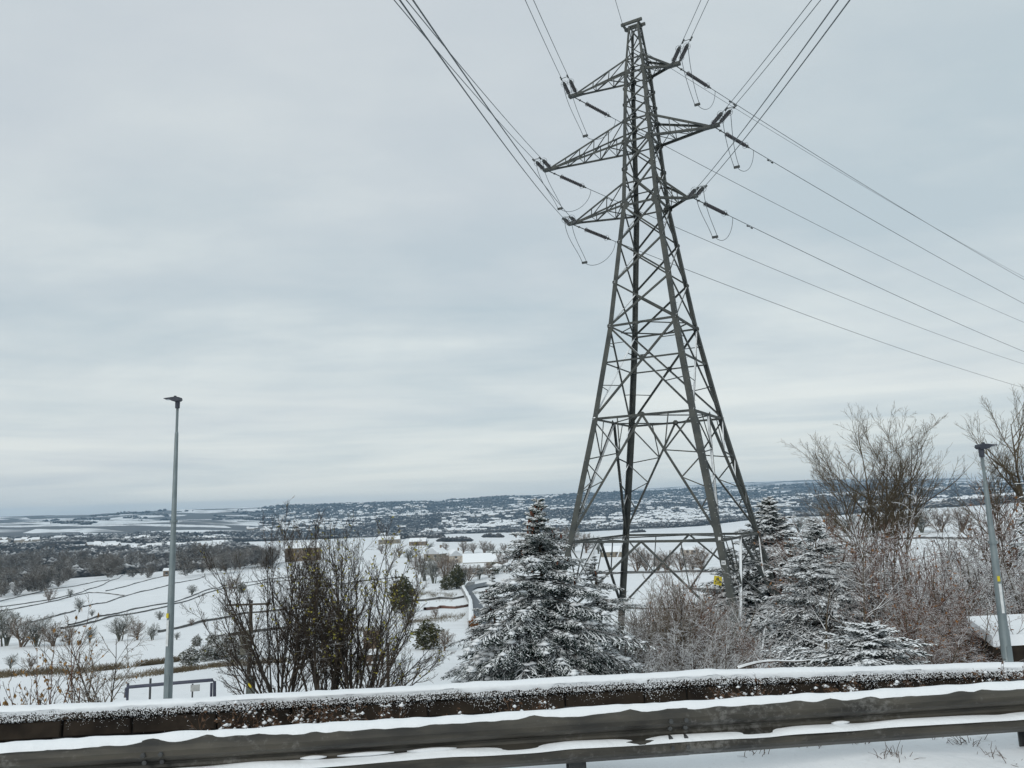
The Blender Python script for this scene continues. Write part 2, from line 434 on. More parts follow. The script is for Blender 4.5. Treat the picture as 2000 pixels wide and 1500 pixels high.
for k in range(-5, 6):
    mb = MB()
    t0, t1 = k * SEC + .9, (k + 1) * SEC + .9 + .16
    off = .005 * (k % 2)
    P = []
    nseg = 2
    for t in (t0, t1):
        P += [railpt(t, n - off, RTOP + z) for n, z in prof2]
    n_ = len(prof2)
    Q = [(i, (i + 1) % n_, n_ + (i + 1) % n_, n_ + i) for i in range(n_)]
    mb.add(np.array(P), Q)
    link('beam_section', mb.mesh('beam_section', ro), m_galv, rail)
    mb = MB()
    for i in range(8):          # lap bolts at the joint
        tt = t1 - .08 + (.05 if i % 2 else -.05)
        zz = RTOP + (-.075, -.125, -.185, -.235)[i // 2]
        nn = (-.083, -.05, -.05, -.083)[i // 2]
        mb.prism([(.014 * math.cos(a), .014 * math.sin(a)) for a in np.arange(6) * math.pi / 3], railpt(tt, nn - .02, zz), railpt(tt, nn + .02, zz), UR, (0, 0, 1))
    tag(link('joint_bolts', mb.mesh('joint_bolts', ro), m_post, rail), kind='stuff')
    # snow lying in the trough between the waves, in short lengths
    for j in range(3):
        a0 = t0 + rng.uniform(.1, 2.8); ln = rng.uniform(.10, .36)
        ts = np.linspace(a0, a0 + ln, 7)
        pts = [railpt(t, -.035, RTOP - .168 + .002) for t in ts]
        rr = .013 * np.sin(np.linspace(.25, 2.9, 7))
        mb = MB().tube(pts, rr, 6)
        link('trough_snow', mb.mesh('trough_snow', ro, True), m_snow, rail)
for k in range(-4, 5):
    tc_ = 3.55 + k * SEC
    g = float(G(*railpt(tc_, .1)[:2]))
    mb = MB()
    zt, zb = RTOP - .02, g - .15
    c = railpt(tc_, .075)
    h = [(-.055, 0), (.055, 0), (.055, .012), (.012, .012), (.012, .118), (.055, .118), (.055, .13), (-.055, .13), (-.055, .118), (-.012, .118), (-.012, .012), (-.055, .012)]
    n = len(h)
    V = np.concatenate([[c + UR * a + NR * bb + np.array([0, 0, z]) for a, bb in h] for z in (zt, zb)])
    mb.add(V, [(i, (i + 1) % n, n + (i + 1) % n, n + i) for i in range(n)])
    link('post', mb.mesh('post', ro), m_post, rail)
    mb = MB().box(railpt(tc_, .035, RTOP - .155), (.11, .075, .2), math.atan2(UR[1], UR[0]))
    link('offset_bracket', mb.mesh('offset_bracket', ro), m_post, rail)
def smooth_noise(n, k, seed, amp=1.0):
    r = np.random.RandomState(seed); v = r.normal(0, 1, n + 4 * k)
    ker = np.hanning(k + 2)[1:-1]; ker /= ker.sum()
    v = np.convolve(v, ker, 'same')[2 * k:2 * k + n]
    return v / (v.std() + 1e-9) * amp
ts = np.linspace(-15, 16, 900)
h1 = .030 + smooth_noise(900, 60, 1, .003) + smooth_noise(900, 9, 2, .0035) + smooth_noise(900, 3, 12, .002)
w1 = smooth_noise(900, 40, 4, .004) + smooth_noise(900, 4, 14, .0035)
def snow_cap(name, ts, base, hgt, n0, n1, zl, parent, origin, wob):
    """a rounded ridge of snow along the rail or wall: base(t,n,z) gives points"""
    K = 9
    V = []
    for i, t in enumerate(ts):
        for k in range(K):
            q = k / (K - 1)
            n = n0 + (n1 - n0) * q + (wob[i] if k < 4 else 0)
            z = zl(q) + hgt[i] * (math.sin(math.pi * (.06 + .88 * q)) ** .6)
            V.append(base(t, n, z))
    V = np.array(V)
    Q = [(i * K + k, (i + 1) * K + k, (i + 1) * K + k + 1, i * K + k + 1) for i in range(len(ts) - 1) for k in range(K - 1)]
    return link(name, mk_mesh(name, V - origin, Q, smooth=True), m_snow, parent)
snow_cap('snow_cap', ts, railpt, h1, -.045, .05, lambda q: RTOP - .028 * (1 - q) ** 2 - .01, rail, ro, w1)
h2 = .020 + smooth_noise(900, 14, 6, .006); w2 = smooth_noise(900, 12, 7, .006)
h2 = np.maximum(h2, .006)
snow_cap('lower_ledge_snow', ts, railpt, h2, -.082, -.022, lambda q: RTOP - .214 + .030 * q, rail, ro, w2)

# stone wall beyond the verge: coursed dark blocks, rounded coping, snow and frost
m_wallstone = mat_plain('sooty_gritstone', (.015, .012, .010), (.036, .028, .021), 3.5, .85, bumpd=.01, spec=.1)
m_joint = mat_plain('wall_core', (.010, .010, .010), (.018, .016, .014), 8, .95)
UW = np.array([1, .085, 0]); UW /= np.linalg.norm(UW); NW = np.array([-UW[1], UW[0], 0])
def wallpt(t, n=0.0, z=0.0):
    drop = -.10 * np.clip((t - 2.0) / 4.0, 0, 1.5)
    return np.array([0, 7.96, 0]) + UW * t + NW * n + np.array([0, 0, z + drop])
WTOP = -1.66
wall = empty('stone_wall', wallpt(0, .1, -2.6), 'long dark gritstone wall capped and frosted with snow behind the crash barrier', 'wall')
wall['kind'] = 'thing'
wo = np.array(wall.location)
rng = np.random.RandomState(11)
zc_ = WTOP - .10
courses = [.17, .15, .20, .16, .2, .22]
for ci, ch in enumerate(courses):
    t = -16 + rng.uniform(0, .4)
    while t < 17:
        ln = rng.uniform(.35, .85)
        pr = rng.uniform(-.012, .012)
        mb = MB()
        z0 = zc_ - ch + .008; z1 = zc_ - .008
        bv = .012
        V = []
        for (n, ins) in ((.012 + pr, bv), (.012 + pr + bv, 0), (.12, 0)):
            for tt, zz in ((t + .008 + ins, z0 + ins), (t + ln - .008 - ins, z0 + ins), (t + ln - .008 - ins, z1 - ins), (t + .008 + ins, z1 - ins)):
                V.append(wallpt(tt, n + rng.uniform(-.004, .004), zz))
        Q = [(0, 1, 2, 3)] + [(i + j, i + (j + 1) % 4, i + 4 + (j + 1) % 4, i + 4 + j) for i in (0, 4) for j in range(4)]
        mb.add(V, Q)
        link('stone_block', mb.mesh('stone_block', wo), m_wallstone, wall)
        t += ln
    zc_ -= ch
tw = np.linspace(-17, 18, 60)
V = []; Q = []
for t in tw:
    V += [wallpt(t, .045, WTOP - .06), wallpt(t, .045, -3.3), wallpt(t, .12, -3.3), wallpt(t, .12, WTOP - .06)]
for i in range(len(tw) - 1):
    for j in range(4):
        Q.append((4 * i + j, 4 * i + (j + 1) % 4, 4 * i + 4 + (j + 1) % 4, 4 * i + 4 + j))
link('wall_core', mk_mesh('wall_core', np.array(V) - wo, Q), m_joint, wall)
# coping stones with a rounded back
t = -16.2
rng = np.random.RandomState(12)
while t < 17:
    ln = rng.uniform(.55, .95)
    arc = [(-.02, -.10), (-.025, -.05), (-.012, -.018), (.015, -.004), (.05, .0), (.09, -.004), (.12, -.018), (.13, -.05), (.128, -.10)]
    n_ = len(arc)
    P = [wallpt(tt, n, WTOP + z) for tt in (t + .006, t + ln - .006) for n, z in arc]
    mb = MB().add(P, [(i, (i + 1) % n_, n_ + (i + 1) % n_, n_ + i) for i in range(n_)], [(0, i, i + 1) for i in range(1, n_ - 1)] + [(n_, n_ + i + 1, n_ + i) for i in range(1, n_ - 1)])
    link('coping_stone', mb.mesh('coping_stone', wo), m_wallstone, wall)
    t += ln
ts = np.linspace(-16, 17, 1100)
h3 = .018 + smooth_noise(1100, 80, 21, .004) + smooth_noise(1100, 8, 22, .003)
w3 = smooth_noise(1100, 30, 23, .008)
lip = np.clip(.010 + smooth_noise(1100, 5, 25, .012) + smooth_noise(1100, 45, 26, .012), -.02, .05)
K = 12
V = []
for i, t in enumerate(ts):
    hh = h3[i]
    outl = [(-.024, -.016 - lip[i]), (-.030, -.012 - lip[i] * .7), (-.032 + w3[i] * .3, -.006), (-.028 + w3[i] * .5, -.001), (-.014 + w3[i] * .5, .004 + hh * .3), (.012, .008 + hh * .75), (.04, .010 + hh), (.06, .010 + hh), (.085, .008 + hh * .8), (.115, .002 + hh * .4), (.14, -.02), (.14, -.06)]
    V += [wallpt(t, n, WTOP + z) for n, z in outl]
Q = [(i * K + k, (i + 1) * K + k, (i + 1) * K + k + 1, i * K + k + 1) for i in range(len(ts) - 1) for k in range(K - 1)]
link('snow_cap', mk_mesh('snow_cap', np.array(V) - wo, Q, smooth=True), m_snow, wall)
# frost: lumps of wind-driven snow stuck to the upper face, thinning downwards
OCT_V = np.array([(1, 0, 0), (-1, 0, 0), (0, 1, 0), (0, -1, 0), (0, 0, 1), (0, 0, -1)], float)
OCT_T = np.array([(0, 2, 4), (2, 1, 4), (1, 3, 4), (3, 0, 4), (2, 0, 5), (1, 2, 5), (3, 1, 5), (0, 3, 5)])
def blobs(C, S, rng, jit=.35):
    """many small irregular lumps as one mesh: centres C (n,3), sizes S (n,3)"""
    n = len(C)
    V = OCT_V[None] * (1 + rng.uniform(-jit, jit, (n, 6, 1))) * S[:, None, :]
    a = rng.uniform(0, 6.28, n); ca, sa = np.cos(a), np.sin(a)
    X = V[..., 0] * ca[:, None] - V[..., 1] * sa[:, None]; Y = V[..., 0] * sa[:, None] + V[..., 1] * ca[:, None]
    V = np.stack([X, Y, V[..., 2]], -1) + C[:, None, :]
    T = OCT_T[None] + (np.arange(n) * 6)[:, None, None]
    return V.reshape(-1, 3), T.reshape(-1, 3)
rng = np.random.RandomState(31)
nF = 44000
tf = rng.uniform(-7, 8, nF)
edge = .065 + np.interp(tf, np.linspace(-7, 8, 300), np.abs(smooth_noise(300, 5, 33, .035)))
q = (np.abs(rng.normal(0, 1, nF)) * .42) ** 1.5 * 1.5
zf = WTOP - .005 - q * edge * 1.2
keep = zf > WTOP - .5
tf, zf, q = tf[keep], zf[keep], q[keep]
C = np.array([wallpt(t, -.022 + (0.03 if z < WTOP - .1 else 0.0), z) for t, z in zip(tf, zf)])
sz = rng.uniform(.0028, .0075, len(C)) * np.clip(1.25 - q * .5, .35, 1.2)
S = np.stack([sz * 1.2, sz * .8, sz], 1)
V, T = blobs(C, S, rng)
tag(link('frost', mk_mesh('frost', V - wo, None, T, True), m_snow, wall), kind='stuff')

# ------------------------------------------------------------------ transmission tower
m_steel = mat_snowed('weathered_tower_steel', (.034, .040, .039), (.066, .070, .062), 1.3, .40, .62, 1.5, .10, .65, spec=.35)
m_steel_dark = mat_plain('dark_steel_fittings', (.045, .05, .05), (.07, .075, .072), 4, .6, metal=.2)
m_ins = mat_plain('dark_glazed_insulator', (.018, .016, .020), (.035, .03, .034), 20, .25, spec=.6)
m_wire = mat_plain('aluminium_conductor', (.10, .115, .125), (.14, .155, .165), 1, .6, metal=.3)
TX, TY, TTH = 8.356, 45.0, R(-29.154)
TA = np.array([math.cos(TTH), math.sin(TTH), 0]); TB = np.array([-math.sin(TTH), math.cos(TTH), 0])
TG = float(G(TX, TY)) - .2
tower = empty('transmission_tower', (TX, TY, TG), 'tall dark steel lattice electricity pylon with six crossarms rising behind the trees', 'pylon')
T0 = np.array([TX, TY, TG])
TC = np.array([TX, TY, 0.0])
LV = {'foot': (TG, 4.17 + (-1.86 - TG) * .195), 'belt0': (-1.86, 4.17), 'belt1': (4.8, 2.90), 'mid': (8.0, 2.36), 'belt2': (10.14, 2.02),
      'p1': (12.75, 1.70), 'p2': (15.2, 1.40), 'a3b': (17.48, 1.12), 'a3t': (18.85, 1.03), 'p3': (19.75, .98), 'a2b': (21.48, .90), 'a2t': (22.85, .82),
      'p4': (23.9, .77), 'p5': (24.95, .72), 'a1b': (25.95, .67), 'a1t': (26.9, .56), 'p6': (27.9, .45), 'top': (29.15, .34)}
CORN = {'L': (-1, -1), 'F': (-1, 1), 'R': (1, -1), 'B': (1, 1)}
def node(lv, c):
    z, w = LV[lv]; sa, sb = CORN[c]
    return TC + TA * (sa * w) + TB * (sb * w) + np.array([0, 0, z])
def lbar_mb(p, q, w, th, u, v):
    p = np.asarray(p, float); q = np.asarray(q, float)
    return MB().prism([(0, 0), (w, 0), (w, th), (th, th), (th, w), (0, w)], p, q, u, v)
def steel_bar(name, p, q, w, parent, inward, mat=None):
    w = w * .88
    d = q - p; L = np.linalg.norm(d); d = d / L
    v = inward - d * np.dot(inward, d); v /= np.linalg.norm(v) + 1e-9
    u = np.cross(d, v)
    mb = lbar_mb(p - u * w * .5, q - u * w * .5, w, max(.012, w * .13), u, v)
    return link(name, mb.mesh(name, T0), mat or m_steel, parent)
# legs
order = ['foot', 'belt0', 'belt1', 'belt2', 'a3b', 'a2b', 'a1b', 'a1t', 'top']
legw = [.33, .33, .30, .27, .24, .21, .17, .13, .11]
for c, (sa, sb) in CORN.items():
    mb = MB()
    for i in range(len(order) - 1):
        w = legw[i]; th = .028
        p, q = node(order[i], c), node(order[i + 1], c)
        w2 = legw[i]
        V = []
        poly = [(0, 0), (w, 0), (w, th), (th, th), (th, w), (0, w)]
        mb.prism(poly, p, q, -sa * TA, -sb * TB)
    link('leg', mb.mesh('leg', T0), m_steel, tower)
    mbp = MB().box(T0 + (TA * sa + TB * sb) * LV['foot'][1] + np.array([0, 0, .25]), (.8, .8, .7), TTH)
    link('concrete_footing', mbp.mesh('concrete_footing', T0), mat_plain('footing_concrete', (.3, .3, .28)), tower)
FACES = [('L', 'R', TB), ('R', 'B', -TA), ('B', 'F', -TB), ('F', 'L', TA)]     # corner, corner, inward
def mid(a, b, t=.5): return a + (b - a) * t
def gusset(p, n, s):
    """small flat joint plate in a face with inward normal n"""
    n = n / np.linalg.norm(n); u = np.cross(n, (0, 0, 1)); u /= np.linalg.norm(u); v = np.cross(u, n)
    o = [(s, .45 * s), (.45 * s, s), (-.45 * s, s), (-s, .45 * s), (-s, -.45 * s), (-.45 * s, -s), (.45 * s, -s), (s, -.45 * s)]
    mb = MB().prism(o, p - n * .03, p - n * .012, u, v)
    link('gusset_plate', mb.mesh('gusset_plate', T0), m_steel, tower)
for fi, (c0, c1, inn) in enumerate(FACES):
    inn = np.array(inn)
    N = lambda lv, c: node(lv, c) + inn * (.035 + .0015 * fi)
    # horizontals
    for lv, w in (('belt0', .15), ('belt1', .14), ('mid', .10), ('belt2', .13), ('a3b', .12), ('a3t', .09), ('a2b', .11), ('a2t', .09), ('a1b', .10), ('a1t', .08), ('top', .10)):
        steel_bar('horizontal_strut', N(lv, c0), N(lv, c1), w, tower, inn)
    # X panels up the cage
    for lo, hi, w in (('belt1', 'belt2', .125), ('belt2', 'p1', .115), ('p1', 'p2', .11), ('p2', 'a3b', .105), ('a3b', 'p3', .10), ('p3', 'a2b', .095), ('a2b', 'a2t', .07), ('a2t', 'p4', .08), ('p4', 'p5', .08), ('p5', 'a1b', .08), ('a1b', 'a1t', .06), ('a1t', 'p6', .06), ('p6', 'top', .055)):
        steel_bar('brace', N(lo, c0), N(hi, c1), w, tower, inn)
        steel_bar('brace', N(lo, c1) + inn * .02, N(hi, c0) + inn * .02, w, tower, inn)
    # K panel between the two lower belts with its secondary bars
    a0, a1_, b0, b1_ = N('belt0', c0), N('belt0', c1), N('belt1', c0), N('belt1', c1)
    ap = mid(b0, b1_)
    for lo, hi in ((a0, b0), (a1_, b1_)):
        steel_bar('brace', ap, lo, .15, tower, inn)
        k1, k2, k3 = mid(ap, lo, .30), mid(ap, lo, .52), mid(ap, lo, .76)
        l1, l2, l3 = mid(hi, lo, .34), mid(hi, lo, .62), mid(hi, lo, .80)
        steel_bar('brace', k1, hi, .085, tower, inn)
        steel_bar('brace', k1, mid(ap, hi, .5), .06, tower, inn)
        steel_bar('brace', k1, l1, .07, tower, inn)
        steel_bar('brace', k2, l1, .07, tower, inn)
        steel_bar('brace', k3, l2, .06, tower, inn)
        steel_bar('brace', k3, l3, .06, tower, inn)
        steel_bar('brace', k2, l2, .06, tower, inn)
    # panel below the lower belt
    f0, f1 = N('foot', c0), N('foot', c1)
    s0, s1 = mid(a0, f0, .62), mid(a1_, f1, .62)
    bm = mid(a0, a1_)
    for st, lo, hi, ft in ((s0, a0, a1_, f0), (s1, a1_, a0, f1)):
        steel_bar('brace', bm, st, .14, tower, inn)
        steel_bar('brace', mid(bm, st, .5), mid(lo, st, .5), .08, tower, inn)
        steel_bar('brace', mid(bm, st, .5), lo, .085, tower, inn)
        steel_bar('brace', mid(bm, lo, .5), mid(bm, st, .5), .065, tower, inn)
    steel_bar('horizontal_strut', s0, s1, .11, tower, inn)
    sm = mid(s0, s1)
    steel_bar('brace', sm, f0, .10, tower, inn); steel_bar('brace', sm, f1, .10, tower, inn)
    # redundants in the X panel above belt1
    x0 = mid(N('mid', c0), N('mid', c1))
    for c in (c0, c1):
        steel_bar('brace', mid(N('belt1', c), x0, .55), mid(N('belt1', c), N('mid', c), .6), .055, tower, inn)
        steel_bar('brace', mid(N('belt2', c), x0, .5), mid(N('belt2', c), N('mid', c), .5), .05, tower, inn)
    gusset(x0, inn, .16)
    gusset(ap, inn, .16)
    for lv, s in (('belt2', .16), ('p1', .13), ('p2', .13), ('a3b', .27), ('p3', .19), ('a2b', .25), ('a2t', .18), ('p4', .16), ('p5', .16), ('a1b', .20), ('a1t', .13)):
        for c in (c0, c1):
            other = c1 if c == c0 else c0
            d = N(lv, other) - N(lv, c); d /= np.linalg.norm(d)
            gusset(N(lv, c) + d * s * .6, inn, s * 1.0)
# plan bracing at the belts
for lv in ('belt1', 'belt2', 'belt0'):
    z, w = LV[lv]
    ms = [mid(node(lv, a), node(lv, b)) for a, b, _ in FACES]
    for i in range(4):
        steel_bar('plan_brace', ms[i], ms[(i + 1) % 4], .075, tower, np.array([0, 0, -1.0]))
# step bolts up the nearest leg
mb = MB()
z = -5.5
while z < 27:
    lv = [LV[k] for k in order]
    zs = [k[0] for k in lv]; ws = [k[1] for k in lv]
    w = np.interp(z, zs, ws)
    p = TC + TA * w - TB * w + np.array([0, 0, z])
    d = TA if int(round(z / .4)) % 2 else -TB
    mb.tube([p - d * .02 , p + d * .16], .011, 5)
    z += .4
tag(link('step_bolts', mb.mesh('step_bolts', T0), m_steel, tower), kind='stuff')
# crossarms: two level bottom chords, two raking top chords, lacing between
ARM = {3: ('a3b', 'a3t', 17.49, 5.14, 3.08), 2: ('a2b', 'a2t', 21.42, 6.68, 4.64), 1: ('a1b', 'a1t', 25.91, 4.65, 2.62)}
TIP = {}
names = {3: 'lower', 2: 'middle', 1: 'upper'}
for k, (lb, lt, zt, ll, lr) in ARM.items():
    for side, ln in ((-1, ll), (1, lr)):
        ci, cj = ('L', 'F') if side < 0 else ('R', 'B')
        ax = TA * side
        tipz = zt
        hw = .09
        stub = .62
        tp = [TC + ax * (ln - stub) + TB * s * hw + np.array([0, 0, tipz]) for s in (-1, 1)]
        bot = [node(lb, ci), node(lb, cj)]
        top = [node(lt, ci), node(lt, cj)]
        armo = link('crossarm', MB().box(TC + ax * (ln - .45) + np.array([0, 0, tipz + .02]), (.95, .30, .16), TTH).mesh('crossarm', T0), m_steel, tower)
        tag(armo, '%s %s crossarm of the pylon' % (names[k], 'left' if side < 0 else 'right'))
        n = max(2, int(round((ln - LV[lb][1]) / 1.15)))
        for s in (0, 1):
            inw = TB * (1 if s == 0 else -1)
            steel_bar('bottom_chord', bot[s], tp[s], .15, armo, inw)
            tq = tp[s] + np.array([0, 0, .10])
            steel_bar('top_chord', top[s], tq, .13, armo, inw)
            for i in range(1, n):
                t = i / n
                pb, pt_ = mid(bot[s], tp[s], t), mid(top[s], tq, t)
                steel_bar('lacing_bar', pb, pt_, .05, armo, inw)
                pn = mid(top[s], tq, (i - 1) / n)
                steel_bar('lacing_bar', pb, pn, .05, armo, inw)
        for i in range(0, n):
            t, t2 = i / n, (i + 1) / n
            steel_bar('lacing_bar', mid(bot[0], tp[0], t), mid(bot[1], tp[1], t2), .055, armo, np.array([0, 0, 1.0]))
            if i == 0: steel_bar('lacing_bar', mid(bot[1], tp[1], t), mid(bot[0], tp[0], t2), .055, armo, np.array([0, 0, 1.0]))
            if i: steel_bar('lacing_bar', mid(bot[0], tp[0], t), mid(bot[1], tp[1], t), .05, armo, np.array([0, 0, 1.0]))
        TIP[(k, side)] = TC + ax * ln + np.array([0, 0, tipz])
# earth-wire peak: two short beams across the top
pk = TC + np.array([0, 0, 29.3])
for s in (-1, 1):
    mbk = MB().box(pk + TB * .30 * s + TA * -.12 + np.array([0, 0, .10]), (1.35, .14, .16), TTH)
    link('peak_beam', mbk.mesh('peak_beam', T0), m_steel, tower)
mbk = MB().box(pk - TA * .65 + np.array([0, 0, .02]), (.12, .74, .12), TTH)
link('peak_beam', mbk.mesh('peak_beam', T0), m_steel, tower)
mbk = MB().box(pk + TA * .3 + np.array([0, 0, .02]), (.12, .74, .12), TTH)
link('peak_beam', mbk.mesh('peak_beam', T0), m_steel, tower)
# yellow danger plate and small white number plate on the near leg
m_yel = mat_plain('yellow_enamel', (.62, .50, .03), (.52, .42, .03), 10, .5)
m_blk = mat_plain('black_enamel', (.015, .015, .012), (.02, .02, .018), 10, .5)
m_wht = mat_plain('white_enamel', (.7, .72, .72), (.55, .57, .57), 10, .5)
def plate_axes(face_n):
    n = np.asarray(face_n, float); n /= np.linalg.norm(n)
    u = np.cross((0, 0, 1), n); u /= np.linalg.norm(u)
    return u, np.array([0, 0, 1.0]), n
sp = at(1402, 1134, 41.0)
fu, fv, fn = plate_axes(-TB)
tl = R(-9)
su = fu * math.cos(tl) + fv * math.sin(tl); sv = -fu * math.sin(tl) + fv * math.cos(tl)
sg = MB().prism([(-.2, -.22), (.2, -.22), (.2, .22), (-.2, .22)], sp, sp + fn * .006, su, sv)
sign = link('danger_plate', sg.mesh('danger_plate', T0), m_yel, tower)
tag(sign, 'yellow danger plate with black triangle')
def tri_ring(c, R1, R2):
    mb = MB()
    A = [math.pi / 2 + i * 2 * math.pi / 3 for i in range(3)]
    o = [c + fn * .009 + (su * math.cos(a) + sv * math.sin(a)) * R1 for a in A] + [c + fn * .009 + (su * math.cos(a) + sv * math.sin(a)) * R2 for a in A]
    mb.add(o, [(i, (i + 1) % 3, 3 + (i + 1) % 3, 3 + i) for i in range(3)])
    return mb
tr = tri_ring(sp + sv * .0, .185, .125)
bolt = [(.015, .085), (-.03, .0), (-.004, .0), (-.022, -.055), (.034, .02), (.006, .02)]
tr.prism([(x, y) for x, y in bolt], sp + fn * .007, sp + fn * .010, su, sv)
tr.prism([(-.13, -.16), (.13, -.16), (.13, -.135), (-.13, -.135)], sp + fn * .007, sp + fn * .009, su, sv)
link('danger_symbol', tr.mesh('danger_symbol', T0), m_blk, sign)
steel_bar('sign_bracket', sp + fn * -.02 + sv * .12 - su * .1, node('belt0', 'R') + (node('foot', 'R') - node('belt0', 'R')) * .33, .05, tower, TB)
npz = -2.9
wR = np.interp(npz, [TG, -1.86], [LV['foot'][1], 4.17])
npp = TC + TA * (wR - .15) - TB * (wR + .012) + np.array([0, 0, npz])
pl = link('number_plate', MB().prism([(-.10, -.11), (.10, -.11), (.10, .11), (-.10, .11)], npp, npp + fn * .006, fu, fv).mesh('number_plate', T0), m_wht, tower)
mbh = MB()
for poly in ([(-.05, -.06), (-.025, -.06), (-.025, .06), (-.05, .06)], [(.025, -.06), (.05, -.06), (.05, .06), (.025, .06)], [(-.025, -.012), (.025, -.012), (.025, .012), (-.025, .012)]):
    mbh.prism(poly, npp + fn * .007, npp + fn * .009, fu, fv)
link('plate_letter', mbh.mesh('plate_letter', T0), mat_plain('blue_black_enamel', (.02, .03, .06)), pl)

# ------------------------------------------------------------------ insulators, conductors, jumpers
def proj(P):
    X, Y, Z = P
    c, s = math.cos(PITCH), math.sin(PITCH)
    d = Y * c + Z * s; u = -Y * s + Z * c
    cr, sr = math.cos(ROLL), math.sin(ROLL)
    return 1000 + FPX * (X * cr - u * sr) / d, 750 - FPX * (X * sr + u * cr) / d, d
def lathe_along(mb, p, d, prof, sides=10):
    """revolve (distance, radius) pairs around the line p + d*t"""
    pts = [p + d * t for t, r in prof]
    rad = [r for t, r in prof]
    d = d / np.linalg.norm(d)
    ref = np.array([0, 0, 1.0]) if abs(d[2]) < .9 else np.array([1.0, 0, 0])
    u = np.cross(ref, d); u /= np.linalg.norm(u); v = np.cross(d, u)
    a = np.arange(sides) * 2 * math.pi / sides
    ring = np.cos(a)[:, None] * u + np.sin(a)[:, None] * v
    V = np.concatenate([q + r * ring for q, r in zip(pts, rad)])
    n = len(pts)
    Q = [(i * sides + j, i * sides + (j + 1) % sides, (i + 1) * sides + (j + 1) % sides, (i + 1) * sides + j) for i in range(n - 1) for j in range(sides)]
    return mb.add(V, Q)
def insulator(p, d, label, group, lead=1.0, length=2.3):
    """tension string: link, glazed discs, arcing ring, clamp; returns the clamp end"""
    d = d / np.linalg.norm(d)
    e = empty('insulator_string', p, label, 'insulator', group)
    prof = [(0, .02)]
    nd = 13
    for i in range(nd):
        t = i * length / nd
        prof += [(t + .01, .045), (t + .03, .115), (t + .06, .11), (t + .075, .05)]
    prof.append((length, .03))
    mb = lathe_along(MB(), p + d * lead, d, prof, 10)
    link('discs', mb.mesh('discs', p, True), m_ins, e)
    mb = MB().tube([p, p + d * lead], .03, 6)
    mb.box(p + d * lead * .5, (.12, .12, .07))
    mb.tube([p + d * (lead + length), p + d * (lead + length + .35)], .045, 6)
    mb.box(p + d * (lead + length + .12), (.14, .14, .12))
    link('link_fittings', mb.mesh('link_fittings', p), m_steel_dark, e)
    ref = np.array([0, 0, 1.0]); u = np.cross(ref, d); u /= np.linalg.norm(u); v = np.cross(d, u)
    for q, nm in ((lead + length - .05, .19), (lead + .05, .15)):
        c = p + d * q
        pts = [c + (u * math.cos(a) + v * math.sin(a)) * nm for a in np.linspace(0, 2 * math.pi, 17)]
        mb = MB().tube(pts, .009, 4, cap=False)
        mb.tube([c + u * nm, c - u * nm], .008, 4)
        link('arcing_ring', mb.mesh('arcing_ring', p), m_steel_dark, e)
    return p + d * (lead + length + .35)
def wire_pts(p, az, s, k, n, L, power=1.0):
    t = np.linspace(0, L, n)
    return np.stack([p[0] + math.sin(az) * t, p[1] + math.cos(az) * t, p[2] - s * t + k * t * t], -1)
REAR_X = {(1, -1): (1027, 1044), (2, -1): (779, 801), (3, -1): (792, 817), (1, 1): (1368, 1383), (2, 1): (1581, 1599), (3, 1): (1628, 1649)}
def solve_az(p, s, k, xt):
    best = (1e9, 0)
    for a in np.linspace(R(165), R(215), 501):
        t = np.linspace(2, 44, 300)
        X = p[0] + math.sin(a) * t; Y = p[1] + math.cos(a) * t; Z = p[2] - s * t + k * t * t
        c, s_ = math.cos(PITCH), math.sin(PITCH)
        d = Y * c + Z * s_; u = -Y * s_ + Z * c
        cr, sr = math.cos(ROLL), math.sin(ROLL)
        ok = d > 1
        x = 1000 + FPX * (X * cr - u * sr) / np.where(ok, d, 1); y = 750 - FPX * (X * sr + u * cr) / np.where(ok, d, 1)
        m = ok & (y < 0)
        if not m.any(): continue
        i = int(np.argmax(m)); j = max(i - 1, 0)
        w = y[j] / (y[j] - y[i] + 1e-9)
        ex = abs(x[j] + (x[i] - x[j]) * w - xt)
        if ex < best[0]: best = (ex, a)
    return best[1]
def damper(mb, p, d):
    d = d / np.linalg.norm(d)
    mb.tube([p - d * .22 + np.array([0, 0, -.09]), p + d * .22 + np.array([0, 0, -.09])], .012, 5)
    for s in (-1, 1):
        mb.tube([p + d * (.22 * s - .07) + np.array([0, 0, -.09]), p + d * (.22 * s + .07) + np.array([0, 0, -.09])], .045, 6)
    mb.box(p + np.array([0, 0, -.04]), (.04, .04, .10))
S_REAR, K_REAR = .28, .0008
S_FR, K_FR, AZ_FR = .09, .0004, R(50)
